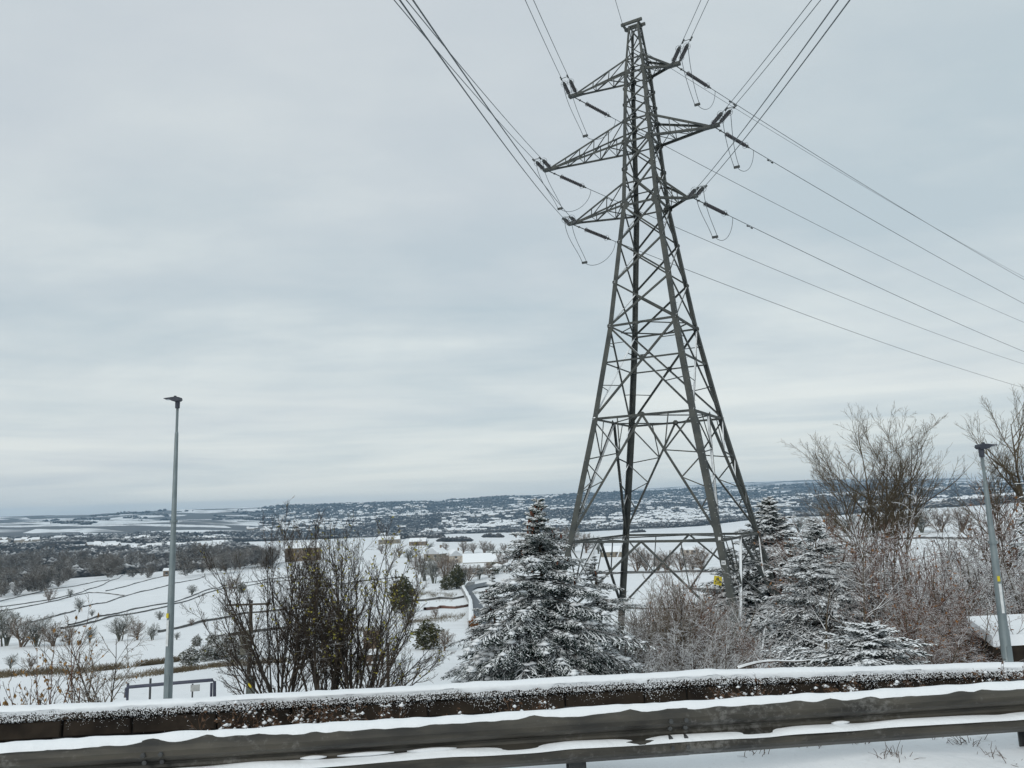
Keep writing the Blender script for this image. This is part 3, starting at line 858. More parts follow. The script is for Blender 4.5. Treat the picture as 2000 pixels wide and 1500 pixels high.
for (k, side), tip in TIP.items():
    where = '%s %s crossarm' % (names[k], 'left' if side < 0 else 'right')
    ends = []
    for j in (0, 1):
        ax = TA * side
        inner = .52
        # the picture-left conductor of each pair comes first
        leftmost = (j == 0)
        off = 0.06 if (leftmost == (side < 0)) else inner
        p = tip - ax * off + np.array([0, 0, .02])
        az = solve_az(p, S_REAR, K_REAR, REAR_X[(k, side)][j])
        dd = np.array([math.sin(az), math.cos(az), -S_REAR])
        word = 'outer' if off < .2 else 'inner'
        end = insulator(p - dd / np.linalg.norm(dd) * -.1, dd, '%s of the two roadward insulator strings on the %s' % (word, where), 'roadward insulator strings')
        pts = wire_pts(end, az, S_REAR, K_REAR, 40, 75)
        w = link('overhead_conductor', MB().tube(pts, .016, 5).mesh('overhead_conductor', end, True), m_wire, None, end)
        tag(w, '%s of the paired wires running overhead from the %s' % (word, where), 'power line', 'conductors passing over the road')
        mb = MB(); damper(mb, pts[1] * .6 + pts[0] * .4 + 0, dd)
        link('vibration_damper', mb.mesh('vibration_damper', end), m_steel_dark, w)
        ends.append((end, dd / np.linalg.norm(dd), w))
        if j == 1:
            q0, q1 = ends[0][0] + ends[0][1] * .9, ends[1][0] + ends[1][1] * .9
            link('spacer_bar', MB().tube([q0, q1], .018, 5).mesh('spacer_bar', end), m_steel_dark, w)
    df = np.array([math.sin(AZ_FR), math.cos(AZ_FR), -S_FR])
    pf = tip - TA * side * .28 + np.array([0, 0, -.05])
    fend = insulator(pf, df, 'valley-side insulator string on the ' + where, 'valley-side insulator strings', lead=1.15, length=1.95)
    pts = wire_pts(fend, AZ_FR, S_FR, K_FR, 60, 210)
    w = link('overhead_conductor', MB().tube(pts, .020, 5).mesh('overhead_conductor', fend, True), m_wire, None, fend)
    tag(w, 'wire running off over the valley from the ' + where, 'power line', 'conductors crossing the valley')
    mb = MB(); damper(mb, fend + df * 2.2, df)
    link('vibration_damper', mb.mesh('vibration_damper', fend), m_steel_dark, w)
    # jumper loop: twin leads hang down, join, and a single lead rises to the valley-side clamp
    low = tip + TA * side * .05 + np.array([0, 0, -2.1]) + df * 1.35
    e0, e1 = ends[0][0], ends[1][0]
    jo = empty('jumper_loop', low, 'slack jumper wire loop hanging under the ' + where, 'power line', 'jumper loops')
    sp_ = (e1 - e0); sp_ = sp_ / np.linalg.norm(sp_) * .14
    def bez(a, b_, c, d, n=16):
        t = np.linspace(0, 1, n)[:, None]
        return (1 - t) ** 3 * a + 3 * (1 - t) ** 2 * t * b_ + 3 * (1 - t) * t * t * c + t ** 3 * d
    for ei, sgn in ((e0, -1), (e1, 1)):
        tgt = low + sp_ * sgn
        pts = bez(ei, ei + np.array([0, 0, -1.2]) , tgt + np.array([0, 0, .9]) - df * .5, tgt)
        link('jumper_lead', MB().tube(pts, .017, 5).mesh('jumper_lead', low, True), m_wire, jo)
    link('jumper_clamp', MB().box(low, (.34, .12, .12), TTH).mesh('jumper_clamp', low), m_steel_dark, jo)
    pts = bez(low, low + df * .8 + np.array([0, 0, -.35]), fend + df * .3 + np.array([0, 0, -1.2]), fend + df * .45)
    link('jumper_lead', MB().tube(pts, .017, 5).mesh('jumper_lead', low, True), m_wire, jo)
# earth wire both ways from the peak
pe = TC - TA * .75 + np.array([0, 0, 29.4])
aze = solve_az(pe, S_REAR, K_REAR, 1202)
pts = wire_pts(pe, aze, S_REAR, K_REAR, 40, 70)
tag(link('earth_wire', MB().tube(pts, .016, 5).mesh('earth_wire', pe, True), m_wire, None, pe), 'single thin earth wire rising off the very top of the pylon towards the road', 'power line')
pe2 = TC + TA * .35 + TB * .3 + np.array([0, 0, 27.6])
pts = wire_pts(pe2, R(50), .085, K_FR, 60, 210)
w = tag(link('earth_wire', MB().tube(pts, .014, 5).mesh('earth_wire', pe2, True), m_wire, None, pe2), 'faint thin earth wire from the pylon peak, topmost line towards the valley', 'power line')

# ------------------------------------------------------------------ far hillsides: woods and the town, each read as one mass
def px_of(X, Y):
    return 1000 + FPX * X / Y
rng = np.random.RandomState(77)
m_farwood = mat_snowed('far_bare_woodland', (.035, .038, .042), (.075, .07, .066), .02, .84, 1.3, .03, .5, .9, spec=.05)
m_midwood = mat_snowed('bare_woodland', (.075, .068, .058), (.13, .11, .085), .15, .62, 1.05, .25, .4, .9, spec=.05)
m_roof_snow = m_snow
m_farwall = mat_plain('far_house_walls', (.20, .175, .145), (.30, .27, .23), .01, .9, coord='Object')
def noise2(x, y, seed, wl_):
    r = np.random.RandomState(seed); v = np.zeros_like(x)
    for k in range(10):
        a = r.uniform(0, 6.28); p = r.uniform(0, 6.28); w = wl_ * r.uniform(.5, 1.8)
        v += np.sin((x * math.cos(a) + y * math.sin(a)) * 6.283 / w + p)
    return v / 10 ** .5
def scatter(n, r0, r1, a0=-.62, a1=.62):
    az = rng.uniform(a0, a1, n); r = np.exp(rng.uniform(math.log(r0), math.log(r1), n))
    return np.sin(az) * r, np.cos(az) * r, r
ICO = None
def lump_mesh():
    import bmesh
    bm = bmesh.new(); bmesh.ops.create_icosphere(bm, subdivisions=2, radius=1.0)
    V = np.array([v.co[:] for v in bm.verts]); T = np.array([[v.index for v in f.verts] for f in bm.faces]); bm.free()
    return V, T
LV_, LT_ = lump_mesh()
def lumps(C, S, rng, jit=.25, V0=None, T0_=None):
    V0 = LV_ if V0 is None else V0; T0_ = LT_ if T0_ is None else T0_
    n = len(C)
    V = V0[None] * (1 + rng.uniform(-jit, jit, (n, len(V0), 1))) * S[:, None, :] + C[:, None, :]
    T = T0_[None] + (np.arange(n) * len(V0))[:, None, None]
    return V.reshape(-1, 3), T.reshape(-1, 3)
# woods on the far side
X, Y, r = scatter(190000, 560, 5000)
P = px_of(X, Y)
dens = noise2(X, Y, 1, 600) * .5 + noise2(X, Y, 2, 170) * .45
left = np.clip((560 - P) / 120, 0, 1)
prob = (1 - left) * np.where(r > 1600, 1.15, -.62) + left * np.where(r < 2150, .95, np.where(r > 3300, -.1, -.75))
prob = prob - np.clip((r - 4000) / 900, 0, 1) * .9
keep = (dens + prob) > .42
X, Y, r = X[keep][:60000], Y[keep][:60000], r[keep][:60000]
h = rng.uniform(1.3, 4.4, len(X)) * (.75 + r / 5000)
C = np.stack([X, Y, G(X, Y) + h * .5], 1)
V, T = blobs(C, np.stack([h * rng.uniform(1.0, 2.6, len(h)), h * rng.uniform(.8, 1.4, len(h)), h], 1), rng, .35)
tag(link('far_woods', mk_mesh('far_woods', V, None, T, True), m_farwood), 'dark bare woods and hedgerows over the far side of the valley', 'woods', kind='stuff')
# town houses with snowy roofs, told apart only as specks
X, Y, r = scatter(40000, 1000, 4700)
P = px_of(X, Y)
dens = noise2(X, Y, 8, 500) * .5 + noise2(X, Y, 9, 140) * .35
left = np.clip((560 - P) / 120, 0, 1)
prob = (1 - left) * np.where(r > 1900, .55, -1.) + left * np.where(r < 2000, .2, -.8) - np.clip((r - 3600) / 900, 0, 1) * .7
keep = (dens + prob) > .62
X, Y, r = X[keep][:2600], Y[keep][:2600], r[keep][:2600]
n = len(X)
HV = np.array([(-1, -1, 0), (1, -1, 0), (1, 1, 0), (-1, 1, 0), (-1, -1, 1), (1, -1, 1), (1, 1, 1), (-1, 1, 1), (-1, 0, 1.6), (1, 0, 1.6)], float)
w = rng.uniform(4, 11, n) * (.5 + r / 4000); d = rng.uniform(3, 4.5, n); hh = rng.uniform(3.8, 6.0, n); a = rng.normal(.1, .5, n)
V = HV[None] * np.stack([w, d, hh], 1)[:, None, :]
Vx = V[..., 0] * np.cos(a)[:, None] - V[..., 1] * np.sin(a)[:, None]; Vy = V[..., 0] * np.sin(a)[:, None] + V[..., 1] * np.cos(a)[:, None]
V = np.stack([Vx + X[:, None], Vy + Y[:, None], V[..., 2] + G(X, Y)[:, None] - .5], -1).reshape(-1, 3)
HQ = np.array([(0, 1, 5, 4), (2, 3, 7, 6), (4, 5, 9, 8), (6, 7, 8, 9)]); HT = np.array([(1, 2, 6), (1, 6, 5), (5, 6, 9), (3, 0, 4), (3, 4, 7), (7, 4, 8)])
off = (np.arange(n) * 10)[:, None, None]
me = mk_mesh('far_town', V, (HQ[None] + off).reshape(-1, 4), (HT[None] + off).reshape(-1, 3))
me.materials.append(m_farwall); me.materials.append(m_roof_snow)
mi = np.concatenate([np.tile([0, 0, 1, 1], n), np.zeros(n * 6, int)]).astype(np.int32)
me.polygons.foreach_set('material_index', mi)
tag(link('far_town', me), 'distant town of snow-roofed houses spread over the hillside', 'town', kind='stuff')

# ------------------------------------------------------------------ bare wood: branch systems grown as tapered limbs
def grow(seed, stems, S):
    """returns limbs as arrays p0, p1, r0, r1, level. stems: (base, dir, length, radius)"""
    R_ = random.Random(seed); out = []
    nl = len(S)
    def rec(p, d, L, r, lev):
        s = S[lev]; n = s['n']; st = L / n
        pts = [(p, d, r)]
        rt = max(r * s.get('taper', .35), s.get('rmin', .0015))
        for i in range(n):
            w = s['wig']
            dx, dy, dz = d[0] + R_.gauss(0, w), d[1] + R_.gauss(0, w), d[2] + R_.gauss(0, w) + s['up']
            k = 1 / math.sqrt(dx * dx + dy * dy + dz * dz + 1e-12)
            d = (dx * k, dy * k, dz * k)
            q = (p[0] + d[0] * st, p[1] + d[1] * st, p[2] + d[2] * st)
            r2 = r + (rt - r) * (1 / (n - i))
            out.append((*p, *q, r, r2, lev))
            p, r = q, r2
            pts.append((p, d, r))
        if lev + 1 < nl:
            c = S[lev + 1]
            nk = max(1, int(round(s['kids'] * R_.uniform(.75, 1.25))))
            for j in range(nk):
                t = s['t0'] + (1 - s['t0']) * (j + R_.random()) / nk
                f = t * n; i = min(int(f), n - 1); u = f - i
                a, b_ = pts[i], pts[i + 1]
                pp = tuple(a[0][m] + (b_[0][m] - a[0][m]) * u for m in range(3))
                rr = a[2] + (b_[2] - a[2]) * u
                ax = b_[1]
                ang = R_.gauss(s['ang'], s['ang'] * .25); ph = R_.uniform(0, 6.283)
                ref = (0, 0, 1) if abs(ax[2]) < .95 else (1, 0, 0)
                ux = (ref[1] * ax[2] - ref[2] * ax[1], ref[2] * ax[0] - ref[0] * ax[2], ref[0] * ax[1] - ref[1] * ax[0])
                k = 1 / math.sqrt(sum(m * m for m in ux) + 1e-12); ux = tuple(m * k for m in ux)
                vx = (ax[1] * ux[2] - ax[2] * ux[1], ax[2] * ux[0] - ax[0] * ux[2], ax[0] * ux[1] - ax[1] * ux[0])
                ca, sa = math.cos(ang), math.sin(ang); cp, sp2 = math.cos(ph), math.sin(ph)
                dd = tuple(ax[m] * ca + (ux[m] * cp + vx[m] * sp2) * sa for m in range(3))
                ln = L * s['ratio'] * R_.uniform(.6, 1.2) * (1 - s.get('short', .45) * t)
                rec(pp, dd, ln, min(rr * .75, c.get('rmax', 1.0)), lev + 1)
    for b_, d, L, r in stems:
        k = 1 / math.sqrt(sum(m * m for m in d)); rec(tuple(b_), tuple(m * k for m in d), L, r, 0)
    return np.array(out)
def limbs_mesh(name, a, sides=(6, 4, 3, 3, 3)):
    """tapered limbs, all vectorised; thin ones three-sided"""
    VV, QQ = [], []; off = 0
    for lev in np.unique(a[:, 8]):
        s = a[a[:, 8] == lev]; k = sides[int(lev)]
        p0, p1, r0, r1 = s[:, :3], s[:, 3:6], s[:, 6], s[:, 7]
        d = p1 - p0; d /= np.linalg.norm(d, axis=1)[:, None] + 1e-12
        ref = np.where(np.abs(d[:, 2:3]) < .95, np.array([[0, 0, 1.0]]), np.array([[1.0, 0, 0]]))
        u = np.cross(ref, d); u /= np.linalg.norm(u, axis=1)[:, None]; v = np.cross(d, u)
        an = np.arange(k) * 2 * math.pi / k + math.pi / 2
        ring = np.cos(an)[None, :, None] * u[:, None] + np.sin(an)[None, :, None] * v[:, None]
        A = p0[:, None] + ring * r0[:, None, None]; B = p1[:, None] + ring * r1[:, None, None]
        V = np.concatenate([A, B], 1); n = len(s)
        b0 = (np.arange(n) * 2 * k)[:, None]; j = np.arange(k)[None]
        Q = np.stack([b0 + j, b0 + (j + 1) % k, b0 + k + (j + 1) % k, b0 + k + j], -1).reshape(-1, 4) + off
        VV.append(V.reshape(-1, 3)); QQ.append(Q); off += n * 2 * k
    return mk_mesh(name, np.concatenate(VV), np.concatenate(QQ), smooth=True)
def split_levels(a, cut):
    return a[a[:, 8] < cut], a[a[:, 8] >= cut]
def leaves_mesh(name, P, size, rng, droop=.3):
    """small folded leaves, four triangles each"""
    n = len(P)
    a = rng.uniform(0, 6.28, n); el = rng.normal(-droop, .5, n)
    d = np.stack([np.cos(a) * np.cos(el), np.sin(a) * np.cos(el), np.sin(el)], 1)
    s = np.cross(d, rng.normal(0, 1, (n, 3))); s /= np.linalg.norm(s, axis=1)[:, None]
    nn = np.cross(d, s)
    L = size * rng.uniform(.6, 1.3, n)[:, None]
    V = np.stack([P, P + d * L * .5 + s * L * .28 + nn * L * .08, P + d * L, P + d * L * .5 - s * L * .28 + nn * L * .08, P + d * L * .5], 1)
    b0 = (np.arange(n) * 5)[:, None]
    T = np.stack([np.stack([b0[:, 0], b0[:, 0] + 1, b0[:, 0] + 4], 1), np.stack([b0[:, 0] + 1, b0[:, 0] + 2, b0[:, 0] + 4], 1), np.stack([b0[:, 0] + 2, b0[:, 0] + 3, b0[:, 0] + 4], 1), np.stack([b0[:, 0] + 3, b0[:, 0], b0[:, 0] + 4], 1)], 1).reshape(-1, 3)
    return mk_mesh(name, V.reshape(-1, 3), None, T, smooth=True)
def make_tree(name, loc, label, cat, a, mats, cut=1, group=None, leaves=None, rz=0.0):
    """a thing with a trunk and a crown of twigs, leaves where there are any"""
    e = empty(name, loc, label, cat, group, rz)
    t, c = split_levels(a, cut)
    link('trunk', limbs_mesh('trunk', t), mats[0], e)
    link('crown', limbs_mesh('crown', c), mats[1], e)
    if leaves is not None:
        P, size, m, dr = leaves
        link('leaves', leaves_mesh('leaves', P, size, np.random.RandomState(len(P)), dr), m, e)
    return e
m_bark_dark = mat_snowed('wet_dark_bark', (.030, .026, .022), (.055, .045, .035), 6, .80, 1.0, 5, .30, .85)
m_twig_dark = mat_snowed('wet_dark_twigs', (.035, .028, .023), (.070, .052, .036), 3, .78, .98, 6, .40, .85)
m_bark = mat_snowed('grey_brown_bark', (.075, .062, .045), (.13, .105, .075), 4, .70, .95, 3, .4, .85)
m_twig = mat_snowed('brown_twigs', (.10, .078, .055), (.165, .125, .085), 1.5, .55, .85, 5, .45, .85)
m_twig_bare = mat_snowed('bare_crown_twigs', (.085, .068, .045), (.14, .11, .07), 1.5, .85, 1.1, 5, .35, .85)
m_twig_white = mat_snowed('snow_laden_twigs', (.06, .042, .034), (.11, .08, .06), 2, .12, .5, 2, .55, .85)
m_twig_red = mat_snowed('snow_laden_red_twigs', (.095, .046, .030), (.15, .078, .048), 2, .5, .88, 3, .5, .85)
m_leaf_green = mat_plain('last_green_leaves', (.22, .22, .035), (.30, .25, .045), 3, .6)
m_leaf_tan = mat_plain('dry_tan_leaves', (.30, .17, .055), (.20, .11, .04), 3, .7)
m_leaf_rust = mat_plain('rust_leaves', (.28, .13, .04), (.17, .08, .035), 3, .7)

def tips_of(a, lev, frac, seed, zmin=-9e9):
    s = a[a[:, 8] >= lev]; r = np.random.RandomState(seed)
    s = s[s[:, 5] > zmin]
    return s[r.rand(len(s)) < frac][:, 3:6]

# willow shrub in front of the fields
WY = 15.0
wb = on(640, WY)
stems = []
Rr = random.Random(4)
def wx(px): return (px - 640) / FPX * WY
for px, k, sp_, ln in ((690, 18, .72, 3.65), (628, 13, .42, 3.75), (550, 16, .58, 3.5)):
    for j in range(k):
        a = -1 + 2 * (j + Rr.uniform(.1, .9)) / k
        lean = a * sp_ + (px - 640) / 400 * .35
        stems.append(((wx(px) + Rr.uniform(-.07, .07), Rr.uniform(-.2, .2), -.25 + Rr.uniform(0, .45)), (lean, Rr.gauss(0, .3), 1.0), ln * (1.0 - .2 * abs(a)) * Rr.uniform(.84, 1.04), .020 * Rr.uniform(.65, 1.4)))
for px, h_, r_ in ((690, 1.5, .085), (688, 2.6, .04), (628, 1.1, .05), (625, 2.4, .03), (555, 1.0, .05), (560, 2.3, .03)):
    stems.append(((wx(px), Rr.uniform(-.08, .08), -.3), (Rr.gauss(0, .12), Rr.gauss(0, .1), 1), h_, r_))
for lean in (.95, 1.25, 1.0, -.7):
    stems.append(((wx(690 if lean > 0 else 545), Rr.uniform(-.3, .3), -.1), (lean, Rr.gauss(0, .3), .62), 2.0, .022))
WS = [dict(n=10, wig=.06, up=.05, kids=13, t0=.2, ang=.55, ratio=.40, taper=.14, short=.68, rmin=.0035),
      dict(n=6, wig=.08, up=.07, kids=10, t0=.15, ang=.62, ratio=.46, taper=.25, rmax=.011, rmin=.0026),
      dict(n=4, wig=.12, up=.06, kids=3, t0=.25, ang=.7, ratio=.55, taper=.4, rmax=.005, rmin=.0022),
      dict(n=3, wig=.1, up=.1, kids=0, t0=.3, ang=.6, ratio=.5, taper=.5, rmax=.0035, rmin=.002)]
a = grow(8, stems, WS)
lp = tips_of(a, 2, .038, 3)
c_ = np.array([wx(735), 0, 2.35]); dd_ = np.linalg.norm((lp - c_) * np.array([.8, .3, .8]), axis=1)
lp = lp[np.random.RandomState(2).rand(len(lp)) < np.clip(1.25 - dd_ * .75, .10, 1)]
make_tree('willow_shrub', wb, 'big many-stemmed bare shrub with a few yellow-green leaves behind the wall', 'shrub', a, (m_bark_dark, m_twig_dark), 1, leaves=(lp, .062, m_leaf_green, .3))

# ------------------------------------------------------------------ spruces
def spindles(P0, P1, W, Hh):
    """flat needle sprays: eight triangles each"""
    d = P1 - P0; L = np.linalg.norm(d, axis=1)[:, None] + 1e-9; d = d / L
    s = np.cross(d, np.array([0, 0, 1.0])); s /= np.linalg.norm(s, axis=1)[:, None] + 1e-9
    n = np.cross(s, d)
    M = P0 + (P1 - P0) * .42
    V = np.stack([P0, M + s * W[:, None], M + n * Hh[:, None], M - s * W[:, None], M - n * Hh[:, None], P1], 1)
    T0_ = np.array([(0, 1, 2), (0, 2, 3), (0, 3, 4), (0, 4, 1), (5, 2, 1), (5, 3, 2), (5, 4, 3), (5, 1, 4)])
    T = T0_[None] + (np.arange(len(P0)) * 6)[:, None, None]
    return V.reshape(-1, 3), T.reshape(-1, 3)
def spruce(seed, H, Rb, nb, shape=.85, twigs=22, subs=5, droop=.25, tw=.022, rough=.18, lowcut=.0, up_tip=.0):
    r = np.random.RandomState(seed)
    h = (lowcut + (1 - lowcut) * r.rand(nb) ** 1.15) * H * .985
    az = r.uniform(0, 6.283, nb)
    xq = 1 - h / H
    p1_, p2_ = r.uniform(0, 6.28, 2)
    Lb = (Rb * xq ** shape * (1 - .5 * np.exp(-(xq / .26) ** 2)) * (1 + .2 * np.sin(2 * az + p1_ + 5 * xq) + .2 * np.sin(3 * az + p2_ - 9 * xq)) + .014 * H) * r.uniform(1 - rough * 2, 1 + rough, nb)
    # branch curves
    K = 7
    t = np.linspace(0, 1, K)
    slope = .35 * (h / H) - droop * (1 - h / H) + r.normal(0, .10, nb)
    rad = Lb[:, None] * t[None]
    zz = h[:, None] + rad * slope[:, None] - droop * .35 * Lb[:, None] * t[None] ** 2 + up_tip * Lb[:, None] * t[None] ** 3
    azk = az[:, None] + r.normal(0, .12, nb)[:, None] * t[None]
    pts = np.stack([np.cos(azk) * rad, np.sin(azk) * rad, zz], -1)
    seg = []
    for k in range(K - 1):
        rr0 = .012 * H / 4 * (1 - t[k]) + .003; rr1 = .012 * H / 4 * (1 - t[k + 1]) + .003
        seg.append(np.concatenate([pts[:, k], pts[:, k + 1], np.full((nb, 1), rr0), np.full((nb, 1), rr1), np.full((nb, 1), 2.)], 1))
    seg = np.concatenate(seg)
    # side twigs
    nt_ = nb * twigs
    bi = np.repeat(np.arange(nb), twigs); tt = np.tile(np.linspace(.12, 1.0, twigs), nb) + r.normal(0, .02, nt_)
    tt = np.clip(tt, .06, 1)
    f = tt * (K - 1); i = np.minimum(f.astype(int), K - 2); u = (f - i)[:, None]
    p = pts[bi, i] * (1 - u) + pts[bi, i + 1] * u
    d = pts[bi, i + 1] - pts[bi, i]; d /= np.linalg.norm(d, axis=1)[:, None] + 1e-9
    side = np.where(np.tile(np.arange(twigs), nb) % 2 == 0, 1., -1.)
    ang = side * r.uniform(.5, 1.05, nt_) * np.where(tt > .95, .25, 1)
    ca, sa = np.cos(ang), np.sin(ang)
    d2 = np.stack([d[:, 0] * ca - d[:, 1] * sa, d[:, 0] * sa + d[:, 1] * ca, d[:, 2] - .18 + r.normal(0, .16, nt_)], 1)
    d2 /= np.linalg.norm(d2, axis=1)[:, None]
    ln = (.05 * H / 4 * np.clip(Lb[bi] / (.22 * H), .35, 1) + Lb[bi] * .42 * (1.05 - tt)) * r.uniform(.6, 1.25, nt_)
    e = p + d2 * ln[:, None]; e[:, 2] -= ln * .12
    W = tw * r.uniform(.8, 1.3, nt_)
    VV, TT = [], []
    V, T = spindles(p, e, W, W * .55); VV.append(V); TT.append(T); off = len(V)
    # needles sprays branching off the twigs
    ns = nt_ * subs
    ti = np.repeat(np.arange(nt_), subs); q = np.tile(np.linspace(.25, .95, subs), nt_) + r.normal(0, .04, ns)
    p3 = p[ti] + (e - p)[ti] * q[:, None]
    s3 = np.where(np.tile(np.arange(subs), nt_) % 2 == 0, 1., -1.) * r.uniform(.5, 1.0, ns)
    dx = d2[ti]; ca, sa = np.cos(s3), np.sin(s3)
    d3 = np.stack([dx[:, 0] * ca - dx[:, 1] * sa, dx[:, 0] * sa + dx[:, 1] * ca, dx[:, 2] + r.normal(-.05, .22, ns)], 1)
    d3 /= np.linalg.norm(d3, axis=1)[:, None]
    l3 = np.clip(ln[ti] * (1.1 - q) * .75, .03 * H / 4, .2 * H / 4) * r.uniform(.7, 1.3, ns)
    W3 = tw * .75 * r.uniform(.8, 1.3, ns)
    V, T = spindles(p3, p3 + d3 * l3[:, None], W3, W3 * .55); VV.append(V); TT.append(T + off)
    return pts, seg, np.concatenate(VV), np.concatenate(TT)
m_needles = mat_snowed('snow_dusted_spruce_needles', (.012, .028, .022), (.028, .052, .038), 4, .14, .50, 2.6, .6, .7, spec=.15)
m_needles_snow = mat_snowed('snow_laden_spruce_needles', (.012, .022, .018), (.026, .040, .028), 3, -.05, .38, 3, .5, .7, spec=.15)
m_spruce_bark = mat_snowed('spruce_bark', (.06, .045, .035), (.09, .07, .05), 10, .75, .95, 4, .3, .9)
m_cone = mat_plain('spruce_cone', (.15, .06, .035), (.09, .042, .028), 20, .7, bumpd=.003)
cone_me = lathe_along(MB(), np.zeros(3), np.array([0, 0, -1.0]), [(0, .006), (.015, .02), (.03, .017), (.04, .024), (.055, .02), (.065, .024), (.08, .018), (.09, .02), (.105, .012), (.12, .002)], 7).mesh('cone', (0, 0, 0))
cone_me.materials.append(m_cone)
def make_spruce(name, base, label, H, Rb, nb, mat, seed, cones=0, group=None, pad=.045, **kw):
    e = empty(name, base, label, 'spruce', group)
    pts, seg, V, T = spruce(seed, H, Rb, nb, **kw)
    n = 9; zz = np.linspace(-.3, H, n)
    rr = np.linspace(.022 * H, .004, n)
    link('trunk', MB().tube([(0.01 * H * math.sin(z_), 0, z_) for z_ in zz], rr, 8).mesh('trunk', (0, 0, 0), True), m_spruce_bark, e)
    link('branches', limbs_mesh('branches', seg), m_spruce_bark, e)
    link('crown', mk_mesh('crown', V, None, T, True), mat, e)
    r = np.random.RandomState(seed + 1)
    # pads of snow resting on the boughs
    K_ = pts.shape[1]; nb_ = len(pts); m = nb_ * 6
    bi = r.randint(0, nb_, m); tq = r.uniform(.35, 1.0, m) * (K_ - 1); ii = np.minimum(tq.astype(int), K_ - 2); uu = (tq - ii)[:, None]
    Cp = pts[bi, ii] * (1 - uu) + pts[bi, ii + 1] * uu
    Cp = Cp + r.normal(0, .035 * H / 4, (m, 3)) * np.array([1, 1, .25]); Cp[:, 2] += .012 * H / 4
    sz = r.uniform(.5, 1.3, m) * pad * H / 4 * np.clip(np.linalg.norm(pts[bi, -1, :2], axis=1) / (.3 * H), .3, 1.1)
    Vp, Tp = blobs(Cp, np.stack([sz * 1.7, sz * 1.1, sz * .5], 1), r, .4)
    tag(link('snow_pads', mk_mesh('snow_pads', Vp, None, Tp, True), m_snow, e), kind='stuff')
    cand = np.argsort(-pts[:, 0, 2])
    for j in range(cones):
        bi = cand[int(r.rand() * len(cand) * .36)]
        k = r.randint(4, 7)
        if pts[bi, k, 1] > .15: k = 2
        o = link('cone', cone_me, None, e); o.location = pts[bi, k] + np.array([0, 0, -.01]); o.rotation_euler = (r.normal(0, .2), r.normal(0, .2), r.uniform(0, 6)); s_ = r.uniform(.7, 1.1) ; o.scale = (s_,) * 3
    return e
SY = 17.0
b0 = on(1043, SY)
tz = at(1037, 972, SY)[2]
make_spruce('spruce_tree', b0, 'bushy spruce dusted with snow, brown cones near its pointed top, beside the pylon', tz - b0[2], 2.12, 400, m_needles, 5, cones=90, shape=.78, twigs=32, subs=6, tw=.021, droop=.42, rough=.36, pad=.06)
b1 = on(1146, 18.6)
make_spruce('spruce_tree', b1, 'small spruce leaning out of the right flank of the bushy spruce', at(1140, 1080, 18.6)[2] - b1[2], 1.35, 230, m_needles, 9, cones=8, shape=.75, rough=.36, droop=.36, pad=.06, twigs=20, subs=4, tw=.019)
b1 = on(950, 18.0)
make_spruce('spruce_tree', b1, 'low spruce filling the left foot of the bushy spruce', at(908, 1115, 18.0)[2] - b1[2], 1.5, 220, m_needles, 10, cones=6, shape=.75, rough=.36, droop=.36, pad=.06, twigs=20, subs=4, tw=.019)
# conifers right of the tower
b2 = on(1487, 50)
make_spruce('fir_tree', b2, 'tall dark fir loaded with snow standing behind the right legs of the pylon', at(1490, 968, 50)[2] - b2[2], 6.6, 420, m_needles_snow, 15, shape=.75, twigs=18, subs=4, tw=.10, droop=.4, rough=.25)
b2b = on(1405, 49)
make_spruce('fir_tree', b2b, 'snow-laden fir seen through the pylon legs behind the yellow plate', at(1408, 1068, 49)[2] - b2b[2], 3.4, 260, m_needles_snow, 14, shape=.75, twigs=18, subs=4, tw=.10, droop=.4, rough=.25)
b3 = on(1572, 25)
make_spruce('spruce_tree', b3, 'snow-laden spruce right of the pylon, in front of the tall dark fir', at(1556, 1012, 25)[2] - b3[2], 2.1, 360, m_needles_snow, 16, shape=.65, rough=.28, twigs=18, subs=4, tw=.034, droop=.3)
b4 = on(1655, 15.5)
make_spruce('spruce_tree', b4, 'low young spruce white with snow just behind the wall', at(1650, 1218, 15.5)[2] - b4[2], 1.75, 210, m_needles_snow, 17, shape=.5, twigs=22, subs=4, tw=.030, droop=.3, rough=.42)
b5 = on(1712, 27)
make_spruce('spruce_tree', b5, 'middling snowy spruce inside the brown thicket', at(1708, 1100, 27)[2] - b5[2], 1.5, 260, m_needles_snow, 18, shape=.7, twigs=16, subs=4, tw=.04)
b6 = on(2035, 30)
make_spruce('fir_tree', b6, 'snow-laden fir at the right edge reaching boughs past the lamp post', at(2040, 880, 30)[2] - b6[2], 2.1, 300, m_needles_snow, 19, shape=.5, twigs=16, subs=4, tw=.05, droop=.35)

# ------------------------------------------------------------------ bare trees on the right
TS = [dict(n=10, wig=.03, up=.02, kids=19, t0=.38, ang=.72, ratio=.52, taper=.10, short=.5, rmin=.008),
      dict(n=7, wig=.055, up=.065, kids=9, t0=.15, ang=.62, ratio=.46, taper=.18, rmax=.045, rmin=.006),
      dict(n=5, wig=.07, up=.07, kids=8, t0=.15, ang=.62, ratio=.5, taper=.25, rmax=.018, rmin=.005),
      dict(n=3, wig=.12, up=.08, kids=0, t0=.2, ang=.6, ratio=.5, taper=.5, rmax=.009, rmin=.0045)]
b7 = on(1690, 40)
H7 = at(1690, 848, 40)[2] - b7[2]
a = grow(21, [((0, 0, -.3), (-.02, 0, 1), H7 * .95, .15), ((.15, .1, .6), (.10, .05, 1), H7 * .88, .10), ((-.1, .1, .9), (-.20, .1, 1), H7 * .80, .08), ((.35, -.1, .5), (.22, 0, 1), H7 * .92, .10), ((.05, 0, 1.4), (.22, -.1, 1), H7 * .70, .07), ((0, 0, 1.8), (-.36, -.1, 1), H7 * .64, .06), ((0, 0, 2.2), (.42, .1, 1), H7 * .62, .06)], TS)
